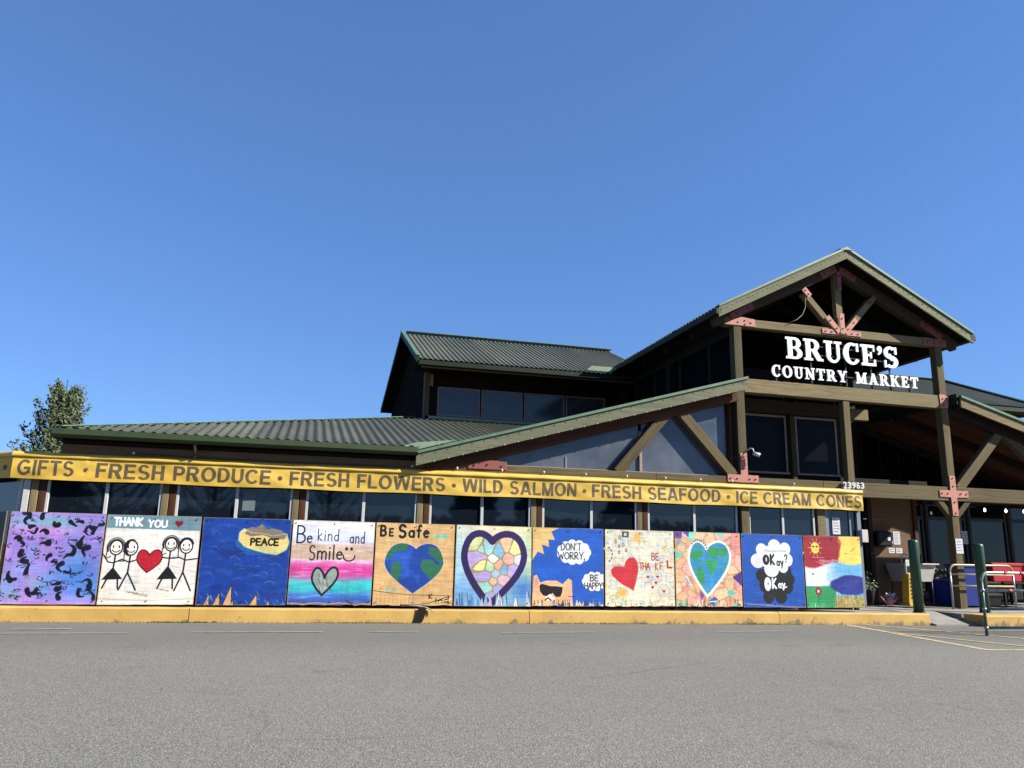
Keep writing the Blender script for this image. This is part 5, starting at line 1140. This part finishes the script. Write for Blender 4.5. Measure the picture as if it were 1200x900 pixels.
murals = [
 (art_purple, 'lilac and blue painted plywood mural covered in black brush dabs, leftmost in the row'),
 (art_people, 'white mural of four stick people holding a red heart under THANK YOU'),
 (art_peace, 'dark blue mural with the word PEACE in a sandy cloud and sails below'),
 (art_kind, 'pink, white and turquoise striped mural reading Be kind and Smile with grey heart'),
 (art_safe, 'bare plywood mural reading BE Safe above a blue and green earth heart'),
 (art_mosaic, 'pastel mural of a stained glass heart with a thick purple outline'),
 (art_cat, "blue mural of a cat in dark glasses with DON'T WORRY, BE HAPPY! clouds"),
 (art_thankful, 'pale doodle covered mural with a leaning red heart and BE THANKFUL lettering'),
 (art_worldheart, 'peach mosaic mural with a white edged heart map of green land and blue sea'),
 (art_okay, 'blue mural with white cloud reading OKay? over a black cloud reading OKay'),
 (art_seasons, 'mural of the seasons in red, yellow, blue and green with smiling sun, rightmost'),
]
def panel_mesh(wd, ht, warp, seed, ragged=0):
    r = random.Random(seed); n = 16; V = []; F = []; U = []
    for j in range(n+1):
        for i in range(n+1):
            u, v = i/n, j/n; z = v*ht+(r.uniform(0, ragged) if j == 0 else 0)
            V.append((u*wd-wd/2, warp*(math.sin(u*2.9+seed)*.5+(1-v)**3*math.sin(u*7+seed)*.6), z)); U.append((u, v))
    m = (n+1)**2; th = .012; V += [(a, b+th, c) for a, b, c in V[:m]]
    for j in range(n):
        for i in range(n):
            a = j*(n+1)+i; F.append((a, a+1, a+n+2, a+n+1))
    nf = len(F)
    for j in range(n):
        for i in range(n):
            a = m+j*(n+1)+i; F.append((a, a+n+1, a+n+2, a+1))
    for i in range(n):
        F.append((i, m+i, m+i+1, i+1)); a = n*(n+1)+i; F.append((a, a+1, m+a+1, m+a))
        a = i*(n+1); F.append((a, a+n+1, m+a+n+1, m+a)); a = i*(n+1)+n; F.append((a, m+a, m+a+n+1, a+n+1))
    me = pyd(V, F); uv = me.uv_layers.new(name='UVMap')
    for p in me.polygons:
        for li in p.loop_indices: uv.data[li].uv = U[me.loops[li].vertex_index % m]
        p.material_index = 0 if p.index < nf else 1
        p.use_smooth = False
    return me
for k, (fn, lab) in enumerate(murals):
    x0, x1 = E0[k]+.008+.004*(k % 3), E0[k+1]-.008-.003*(k % 2); arr = fn(); mt = art_mat('painting_'+fn.__name__[4:], arr)
    me = panel_mesh(x1-x0, 1.205, .008, k*3+1, .018 if k in (3, 4, 6, 7, 8) else .004); me.materials.append(mt); me.materials.append(M['plywood'])
    o = link('painted_panel', me, None, None, ((x0+x1)/2, 11.86+random.uniform(-.006, .006), .262-.002*k))
    for sx in (-.55, 0, .55):
        for sz in (.05, 1.16): link('screw', BOLT_S, None, o, (wloc(o).x+sx, wloc(o).y-.006, wloc(o).z+sz))
    o.rotation_euler = (random.uniform(-.012, .004), random.uniform(-.005, .005), random.uniform(-.004, .004)); tag(o, lab, 'mural', 'painted plywood murals along the kerb')
me = panel_mesh(1.2, 1.205, .004, 50); me.materials.append(art_mat('painting_darkgreen', art_darkgreen())); me.materials.append(M['plywood'])
o = link('painted_panel', me, None, None, (-4.29, 12.28, .262)); o.rotation_euler = (0, 0, -math.pi/4)
tag(o, 'dark green and blue painted panel angled back at the left end of the murals', 'mural', 'painted plywood murals along the kerb')
# timber frame that carries the panels
FRM = thing('timber_fence', 'low dark timber rail fence standing behind the painted panels', 'fence', (3, 11.95, .22))
for z in (.36, 1.30): beam('rail', (-3.8, 11.93, z), (9.44, 11.93, z), .04, .09, 'timber_dark', FRM)
for x in E0: beam('fence_post', (x if x < 9.4 else 9.42, 11.99, .2), (x if x < 9.4 else 9.42, 11.99, 1.40), .07, .07, 'timber_dark', FRM, upv=(0, 1, 0))
box('kickboard', -3.8, 8.2, 11.95, 11.97, .215, .31, 'timber_dark', FRM)
box('kickboard', 8.21, 9.3, 11.93, 11.96, .205, .27, 'timber_red', FRM)
# dead twig and strap lying over the kerb below the earth-heart panel
tw = thing('fallen_branch', 'dry stick with dangling strap lying over the kerb below the Be Safe mural', 'branch', (1.6, 11.6, .27))
tube('stick', [(1.42, 11.63, .285), (1.65, 11.6, .275), (1.80, 11.57, .25), (1.90, 11.52, .20)], [.012, .016, .013, .008], 'cord', tw, 6)
tube('stick', [(1.45, 11.66, .27), (1.62, 11.62, .30), (1.8, 11.62, .29), (2.2, 11.7, .36)], [.016, .014, .01, .006], 'cord', tw, 6)
prism('strap', [(1.62, .045), (1.74, .045), (1.80, .20), (1.77, .262), (1.68, .262), (1.66, .18)], 11.545, 11.552, 'timber_dark', tw)

# ------------------------------------------------------------------ bollards
def bollard(x, y, z, h, r_, label, rot):
    t = thing('bollard', label, 'bollard', (x, y, z), 'green steel bollards beside the entrance ramp')
    a = lathe('post', [(r_, 0), (r_, h-.04), (r_*.97, h-.02), (r_*.8, h), (r_*.3, h+.008)], (x, y, z), 'bollard', t, 28)
    b = lathe('base_ring', [(r_+.02, 0), (r_+.02, .012), (r_+.004, .02)], (x, y, z), 'steel_dark', t, 28)
    return t
bollard(10.68, 11.95, kz(10.68)-.02, 1.27, .088, 'dark green bollard left of the ramp next to the yellow stand', 0)
bollard(12.15, 11.98, kz(12.1)-.02, 1.24, .088, 'dark green bollard right of the ramp behind the front rail', 0)

# ------------------------------------------------------------------ tube rails (cart corral)
M['rail_w'] = plain('scuffed_white_pipe', (.42, .45, .44), .3, .25, 10, dirt=(.20, .24, .22), dscale=6, damt=.8, metal=.35)
M['rail_g'] = plain('teal_pipe', (.06, .16, .15), .4, .2, 8, dirt=(.2, .22, .2), dscale=8, damt=.5)
M['rail_y'] = plain('yellowed_pipe', (.50, .42, .22), .4, .2, 8, dirt=(.2, .2, .17), dscale=8, damt=.5)
def rail(name, label, x0, x1, y, zb, zs, r_, mats, right_leg, grp='tube rails beside the entrance'):
    t = thing(name, label, 'railing', (x0, y, zb), grp); zt = zs[0]; c = .13
    left = [(x0, y, zb), (x0, y, zt-c)]+[(x0+c-c*math.cos(a), y, zt-c+c*math.sin(a)) for a in np.linspace(.2, 1.57, 7)]
    right = [(x1-c+c*math.sin(a), y, zt-c+c*math.cos(a)) for a in np.linspace(0, 1.37, 7)]+[(x1, y, zt-c), (x1, y, zb)] if right_leg else [(x1, y, zt)]
    tube('leg', left[:2], r_, mats[2], t, 12)
    tube('top_rail', left[1:]+[(x0+c+.01, y, zt)]+right[:-1] if right_leg else left[1:]+right, r_*.995, mats[0], t, 12)
    if right_leg: tube('leg', right[-2:], r_, mats[2], t, 12)
    for z, m_ in zip(zs[1:], mats[3:]): tube('cross_rail', [(x0, y, z), (x1, y, z)], r_*.9, m_, t, 12)
    return t
rr = rail('cart_rail', 'front tube rail with four bars, white on top and teal below, standing on asphalt', 9.93, 13.2, 9.80, gz(9.9)-.01, [.90, .64, .37, .10], .022, ['rail_w', 'x', 'rail_g', 'rail_w', 'rail_g', 'rail_g'], True)
for x, z in ((10.35, .90), (10.65, .90), (10.4, .64), (10.7, .64), (10.95, .9)):
    tube('tape_band', [(x, 9.80, z), (x+.07, 9.80, z)], .0255, 'tape_r', rr, 12)
for z in (.64, .37, .10): lathe('collar', [(.03, -.02), (.034, 0), (.03, .02)], (9.93, 9.80, z), 'rail_w', rr, 12)
rail('cart_rail', 'rear tube rail with yellowed bars standing on the pavement before the red boxes', 12.28, 13.80, 12.84, kz(12.3)-.02, [.99, .81, .59], .02, ['rail_y', 'x', 'rail_w', 'rail_y', 'rail_y'], True)

# ------------------------------------------------------------------ entrance clutter
dp = thing('towel_dispenser', 'black paper towel dispenser mounted on the plywood panel', 'dispenser', (11.68, 14.0, 1.33))
box('case', 11.53, 11.90, 13.86, 14.018, 1.33, 1.64, 'black', dp, .03); box('lid', 11.545, 11.885, 13.85, 13.87, 1.45, 1.625, 'black', dp, .02); box('label', 11.76, 11.83, 13.846, 13.8495, 1.45, 1.52, 'paper', dp, 0)
def paper(x0, x1, z0, z1, y, lab, rows=5, grp='paper notices at the entrance'):
    t = thing('paper_notice', lab, 'notice', ((x0+x1)/2, y, z0), grp)
    box('sheet', x0, x1, y-.004, y-.001, z0, z1, 'paper', t, 0)
    for k in range(rows): w_ = (x1-x0)*random.uniform(.55, .8); zz = z1-(z1-z0)*(k+1)/(rows+1.); box('print_line', x0+(x1-x0)*.12, x0+(x1-x0)*.12+w_, y-.0052, y-.0042, zz-.006, zz+.006, 'ink', t, 0)
paper(11.895, 12.02, 1.40, 1.64, 14.018, 'white notice immediately right of the black towel dispenser')
paper(12.04, 12.21, 1.38, 1.65, 14.018, 'larger white notice second from the towel dispenser')
paper(11.90, 12.05, 1.20, 1.31, 14.018, 'small lower notice under the towel dispenser, left of the two', 2)
paper(12.08, 12.24, 1.20, 1.31, 14.018, 'small lower notice above the white sink, right of the two', 2)
paper(12.55, 12.72, 1.21, 1.50, 12.91, 'white sheet taped on the tower post beneath the cross plate', 4)
paper(15.02, 15.26, 1.46, 1.76, 15.255, 'tilted white sheet stuck on the dark shop glass behind the right rail', 5)
paper(9.80, 9.97, 1.52, 1.84, 12.998, 'white notice in the grey door above the season mural', 5)
# utility sink on legs
sk = thing('utility_sink', 'white plastic utility sink on legs against the plywood panel', 'sink', (12.2, 13.8, .2))
def taper_box(name, x0, x1, y0, y1, z0, z1, ins, mat, par, hollow=True):
    bm = bmesh.new(); T = [(x0, y0, z1), (x1, y0, z1), (x1, y1, z1), (x0, y1, z1)]; Bt = [(x0+ins, y0+ins, z0), (x1-ins, y0+ins, z0), (x1-ins, y1-ins, z0), (x0+ins, y1-ins, z0)]
    o = Vector(((x0+x1)/2, (y0+y1)/2, z0)); tv = [bm.verts.new(Vector(p)-o) for p in T]; bv = [bm.verts.new(Vector(p)-o) for p in Bt]
    for i in range(4): bm.faces.new((bv[i], bv[(i+1) % 4], tv[(i+1) % 4], tv[i]))
    bm.faces.new(bv[::-1])
    if hollow:
        w_ = .025; iv = [bm.verts.new(Vector((a, b, z1))-o) for a, b in ((x0+w_, y0+w_), (x1-w_, y0+w_), (x1-w_, y1-w_), (x0+w_, y1-w_))]
        jv = [bm.verts.new(Vector((a, b, z0+.04))-o) for a, b in ((x0+ins+w_, y0+ins+w_), (x1-ins-w_, y0+ins+w_), (x1-ins-w_, y1-ins-w_), (x0+ins+w_, y1-ins-w_))]
        for i in range(4): bm.faces.new((tv[i], tv[(i+1) % 4], iv[(i+1) % 4], iv[i])); bm.faces.new((iv[i], iv[(i+1) % 4], jv[(i+1) % 4], jv[i]))
        bm.faces.new(jv)
    else: bm.faces.new(tv)
    bmesh.ops.bevel(bm, geom=[e for e in bm.edges], offset=.006, segments=1, affect='EDGES')
    return link(name, mesh(bm), mat, par, o)
taper_box('basin', 11.74, 12.52, 13.42, 13.98, .64, 1.0, .07, 'plastic_w', sk); box('rim', 11.70, 12.56, 13.38, 13.415, .975, 1.005, 'plastic_w', sk)
for x in (11.82, 12.44):
    for y in (13.5, 13.9): tube('leg', [(x, y, .19), (x, y, .66)], .014, 'steel_dark', sk, 8)
tube('tap', [(12.13, 13.93, 1.0), (12.13, 13.93, 1.15), (12.13, 13.86, 1.2), (12.13, 13.76, 1.16)], .013, 'rail_w', sk, 8)
box('soap_bottle', 12.22, 12.28, 13.86, 13.92, 1.0, 1.11, 'plastic_w', sk, .01)
# yellow stand
ys = thing('yellow_stand', 'tall narrow yellow display stand with white card on top, behind the left bollard', 'stand', (12.0, 13.25, .2))
box('base', 11.44, 11.78, 13.02, 13.30, .19, .24, 'plastic_y', ys, .01)
prism('body', [(11.46, .24), (11.76, .24), (11.72, .80), (11.50, .80)], 13.06, 13.24, 'plastic_y', ys, bev=.008)
for k in range(6): box('slot', 11.53, 11.69, 13.05, 13.0585, .34+k*.07, .365+k*.07, 'black', ys, 0)
box('card', 11.49, 11.72, 13.10, 13.12, .80, 1.07, 'plastic_w', ys, .004); box('card_picture', 11.52, 11.66, 13.092, 13.099, .83, .95, 'black', ys, 0)
# pink watering can
wc = thing('watering_can', 'small pink watering can with flowers on the pavement before the plywood panel', 'watering can', (11.2, 13.2, .2))
lathe('body', [(.055, 0), (.07, .02), (.08, .14), (.074, .16)], (11.22, 13.3, .19), 'plastic_pk', wc, 16)
tube('spout', [(11.16, 13.3, .23), (11.07, 13.3, .30), (11.01, 13.3, .36)], [.03, .018, .014], 'plastic_pk', wc, 8)
tube('handle', [(11.29, 13.3, .32), (11.35, 13.3, .31), (11.36, 13.3, .25), (11.29, 13.3, .23)], .01, 'plastic_pk', wc, 6)
def leaf_cloud(name, cx, cy, cz, rx, ry, rz_, n, s, mat, par, seed=0, stuff=False):
    r = random.Random(seed); V = []; F = []
    for k in range(n):
        while True:
            p = Vector((r.uniform(-1, 1), r.uniform(-1, 1), r.uniform(-1, 1)))
            if p.length < 1: break
        c = Vector((p.x*rx, p.y*ry, p.z*rz_)); a = Vector((r.gauss(0, 1), r.gauss(0, 1), r.gauss(0, 1))).normalized(); b = a.orthogonal().normalized(); q = s*r.uniform(.6, 1.3)
        i = len(V); V += [c-a*q, c+b*q*.5, c+a*q, c-b*q*.5]; F.append((i, i+1, i+2, i+3))
    o = link(name, pyd(V, F), mat, par, (cx, cy, cz))
    if stuff: o['kind'] = 'stuff'
    return o
leaf_cloud('flowers', 11.22, 13.3, .38, .13, .1, .07, 60, .03, 'petal', wc, 3)
# potted plants in shade between the mural and plywood
for i, (x, y, r_, lab) in enumerate(((10.75, 13.6, .16, 'dark potted plant nearest the grey door frame'), (11.05, 13.75, .17, 'dark potted plant with small white flowers left of the plywood panel'), (11.75, 13.2, .12, 'low dark potted plant beneath the white sink'))):
    t = thing('potted_plant', lab, 'potted plant', (x, y, .2), 'potted plants by the entrance')
    lathe('pot', [(r_*.75, 0), (r_, .26), (r_*1.05, .27), (r_*1.05, .30), (r_*.9, .30)], (x, y, .19), 'pot', t, 16)
    leaf_cloud('foliage', x, y, .60 if i < 2 else .5, r_*1.5, r_*1.3, .22, 170, .05, 'leaf_dark', t, i)
    if i < 2: leaf_cloud('flowers', x, y-.05, .62, r_*1.3, r_, .15, 16, .025, 'petal', t, i+9)
# bins
def tub(x, y, z, r0, r1, h, mat, lab):
    t = thing('blue_tub', lab, 'tub', (x, y, z), 'blue plastic tubs by the shop window')
    lathe('body', [(r0, 0), (r1, h-.03), (r1+.02, h-.03), (r1+.02, h), (r1-.01, h), (r1-.015, h-.05), (r0-.02, .03)], (x, y, z), mat, t, 24); return t
tb = tub(12.9, 13.75, .185, .22, .27, .52, 'plastic_b', 'round blue plastic tub with flowers standing left of the tower post')
leaf_cloud('flowers', 12.9, 13.75, .78, .26, .22, .14, 40, .04, 'petal', tb, 4); leaf_cloud('foliage', 12.9, 13.75, .77, .28, .22, .16, 200, .05, 'leaf_dark', tb, 5)
def crate(x0, x1, y0, y1, z0, z1, mat, name, lab, cat, ins=.04, grp=None):
    t = thing(name, lab, cat, ((x0+x1)/2, (y0+y1)/2, z0), grp)
    taper_box('body', x0, x1, y0, y1, z0, z1-.05, ins, mat, t); box('rim', x0-.02, x1+.02, y0-.02, y0+.012, z1-.05, z1, mat, t); box('lid', x0-.015, x1+.015, y0+.013, y1+.015, z1-.048, z1+.004, mat, t, .01)
    return t
crate(12.95, 13.42, 13.25, 13.65, .185, 1.0, 'plastic_b', 'blue_bin', 'tall blue bin with lid standing just right of the tower post', 'bin')
for k in range(2): crate(13.52, 13.95, 13.3+.01*k, 13.7, .185+k*.24, .42+k*.24, 'black', 'black_crate', ('black plastic crate on the pavement under the red box', 'black plastic crate stacked directly beneath the red box')[k], 'crate', .02, 'crates under the red box')
t = crate(13.80, 14.55, 13.3, 13.75, .67, 1.04, 'plastic_r', 'red_box', 'bright red plastic box behind the rear rail', 'box', .02)
t = crate(14.62, 15.5, 13.3, 13.75, .67, 1.03, 'plastic_p', 'pink_box', 'faded pink red plastic box right of the bright red one', 'box', .02)
def trolley(x0, x1, lab):
    t = thing('display_table', lab, 'table', ((x0+x1)/2, 13.5, .19), 'low tables under the boxes')
    box('top', x0, x1, 13.25, 13.8, .62, .66, 'timber_dark', t)
    for x in (x0+.05, x1-.05):
        for y in (13.3, 13.75): box('leg', x-.025, x+.025, y-.025, y+.025, .19, .62, 'timber_dark', t)
trolley(13.98, 14.6, 'low dark table under the bright red box'); trolley(14.62, 15.6, 'low dark table under the faded pink box')
# pendant bulbs under the porch
for i, (x, lab) in enumerate(((15.0, 'lit pendant bulb under the porch nearest the tower post'), (15.6, 'lit pendant bulb in the middle of the three under the porch'), (16.12, 'lit pendant bulb farthest right under the porch'))):
    t = thing('pendant_lamp', lab, 'lamp', (x, 14.5, 2.2), 'lit pendant bulbs under the porch')
    tube('cord', [(x, 14.5, 2.26), (x, 14.5, 3.55-.0*i)], .004, 'black', t, 5); lathe('bulb', [(.006, -.04), (.02, -.03), (.026, -.01), (.018, .02), (.01, .04)], (x, 14.5, 2.22), 'lamp_on', t, 12)
# security camera on the tower post
sc_ = thing('security_camera', 'small white security camera on a bent arm beside the tower post above the pink plate', 'camera', (7.98, 12.85, 2.98))
tube('arm', [(7.98, 12.93, 3.02), (8.0, 12.86, 3.06), (8.03, 12.80, 3.05), (8.04, 12.78, 2.98)], .012, 'white', sc_, 8)
tube('body', [(8.03, 12.80, 2.965), (8.14, 12.74, 2.925)], [.034, .04], 'plastic_w', sc_, 12); tube('lens', [(8.14, 12.74, 2.925), (8.152, 12.733, 2.92)], .028, 'black', sc_, 12)

# ------------------------------------------------------------------ trees
def tree(x, y, z, H, Rm, seed, lab, leafm='leaf', nb=46, lp=150, ls=.07, cat='tree', name='poplar_tree', bare=False, grp=None, up=.9):
    r = random.Random(seed); t = thing(name, lab, cat, (x, y, z), grp)
    bm = bmesh.new(); n = 8
    add_tube(bm, [(math.sin(k)*.05, math.cos(k*1.3)*.05, H*.95*k/n) for k in range(n+1)], [max(.015, H*.022*(1-k/n)) for k in range(n+1)], 8)
    tips = []
    for k in range(nb):
        f = .12+.85*(k+.5)/nb; a = k*2.399+r.uniform(-.4, .4); L = Rm*((1.12-f)**.8 if not bare else (1-((f-.3)/.75)**2*.9 if f > .3 else .75+f))*r.uniform(.6, 1.15)
        p = Vector((0, 0, H*f*.9)); pts = [p]
        for j in range(1, 5): q = j/4; pts.append(p+Vector((math.cos(a+.15*q)*L*q, math.sin(a+.15*q)*L*q, L*up*q**1.5)))
        add_tube(bm, pts, [H*.008*(1-f*.6)*(1-.2*j) for j in range(5)], 5, False); tips.append((pts, L))
        if bare:
            for j in range(6):
                q = pts[r.randint(1, 4)]; d = Vector((r.uniform(-1, 1), r.uniform(-1, 1), r.uniform(.2, 1)))*L*.4
                add_tube(bm, [q, q+d*.5+Vector((0, 0, .05)), q+d], [H*.003, H*.002, H*.001], 4, False)
    link('trunk', mesh(bm, True), 'bark', t, (x, y, z))
    if not bare:
        V = []; F = []
        for pts, L in tips:
            for q in range(lp):
                f = r.random()**.7*4; j = min(3, int(f)); c = pts[j].lerp(pts[j+1], f-j); rad = .05+.20*L*r.random()
                c = c+Vector((r.gauss(0, 1), r.gauss(0, 1), r.gauss(0, 1.1)))*rad*.55; a = Vector((r.gauss(0, 1), r.gauss(0, 1), r.gauss(0, 1))).normalized(); b = a.orthogonal().normalized(); s = ls*r.uniform(.5, 1.4)
                i = len(V); V += [c-a*s, c+b*s*.45, c+a*s, c-b*s*.45]; F.append((i, i+1, i+2, i+3))
        link('crown', pyd(V, F), leafm, t, (x, y, z))
    return t
tree(-8.55, 30, .1, 7.0, 1.75, 3, 'upright leafy tree rising behind the left end of the low roof', nb=120, lp=170, ls=.062, up=1.05)
for i, (x, y, H, lab) in enumerate(((-12, -26, 11, 'bare tree farthest left across the lot, seen only reflected'), (-6, -29, 12, 'bare tree second from left across the lot'), (1.5, -31, 11, 'bare tree in the middle across the lot'))):
    tree(x, y, .05, H, 4.2, 20+i, lab, name='bare_tree', bare=True, nb=40, grp='bare trees across the lot', up=1.0)
for i, (x, y, H, lab) in enumerate(((-17, -34, 13, 'dark conifer at the far left across the lot'), (12, -30, 7, 'short dark conifer across the lot'), (17, -33, 9, 'taller dark conifer across the lot'), (26, -36, 12, 'dark conifer farthest right across the lot'))):
    tree(x, y, .05, H, 2.6, 40+i, lab, 'leaf_dark', nb=50, lp=120, ls=.28, name='conifer_tree', grp='conifers across the lot', up=-.25)
hd = leaf_cloud('far_hedge', 6, -44, 1.6, 46, 2.2, 2.9, 9000, .5, 'leaf_dark', None, 77, True)

# a thin wisp of cloud over the left of the roof is left to the sky

# weeds and litter in the joint at the foot of the kerb
_r = random.Random(12); V = []; F = []
for k in range(1500):
    cx_ = _r.choice([_r.uniform(-4, 10.4), _r.gauss(1.0, .5), _r.gauss(4.6, .7), _r.gauss(7.2, .4), _r.gauss(-1.5, .3)]); y = 11.545-max(0, cx_-7.6)*.035-abs(_r.gauss(0, .012)); h = _r.uniform(.006, .03); a = _r.uniform(-.02, .02)
    i = len(V); g = gz(cx_); V += [(cx_-.004, y, g), (cx_+.004, y, g), (cx_+a, y-_r.uniform(0, .02), g+h)]; F.append((i, i+1, i+2))
tag(link('kerb_weeds', pyd(V, F), 'leaf'), kind='stuff')
_r = random.Random(4); V = []; F = []
for k in range(420):
    x = _r.uniform(-6, 12); y = _r.choice([_r.uniform(4, 11.4), 11.5-abs(_r.gauss(0, .12))]); s_ = _r.uniform(.004, .014); a = _r.uniform(0, 3.1); g = gz(x)+.003
    i = len(V); V += [(x-s_*math.cos(a), y-s_*math.sin(a), g), (x+s_*.4*math.sin(a), y-s_*.4*math.cos(a), g+s_*.5), (x+s_*math.cos(a), y+s_*math.sin(a), g), (x-s_*.4*math.sin(a), y+s_*.4*math.cos(a), g+s_*.4)]; F.append((i, i+1, i+2, i+3))
tag(link('loose_grit', pyd(V, F), 'pot'), kind='stuff')
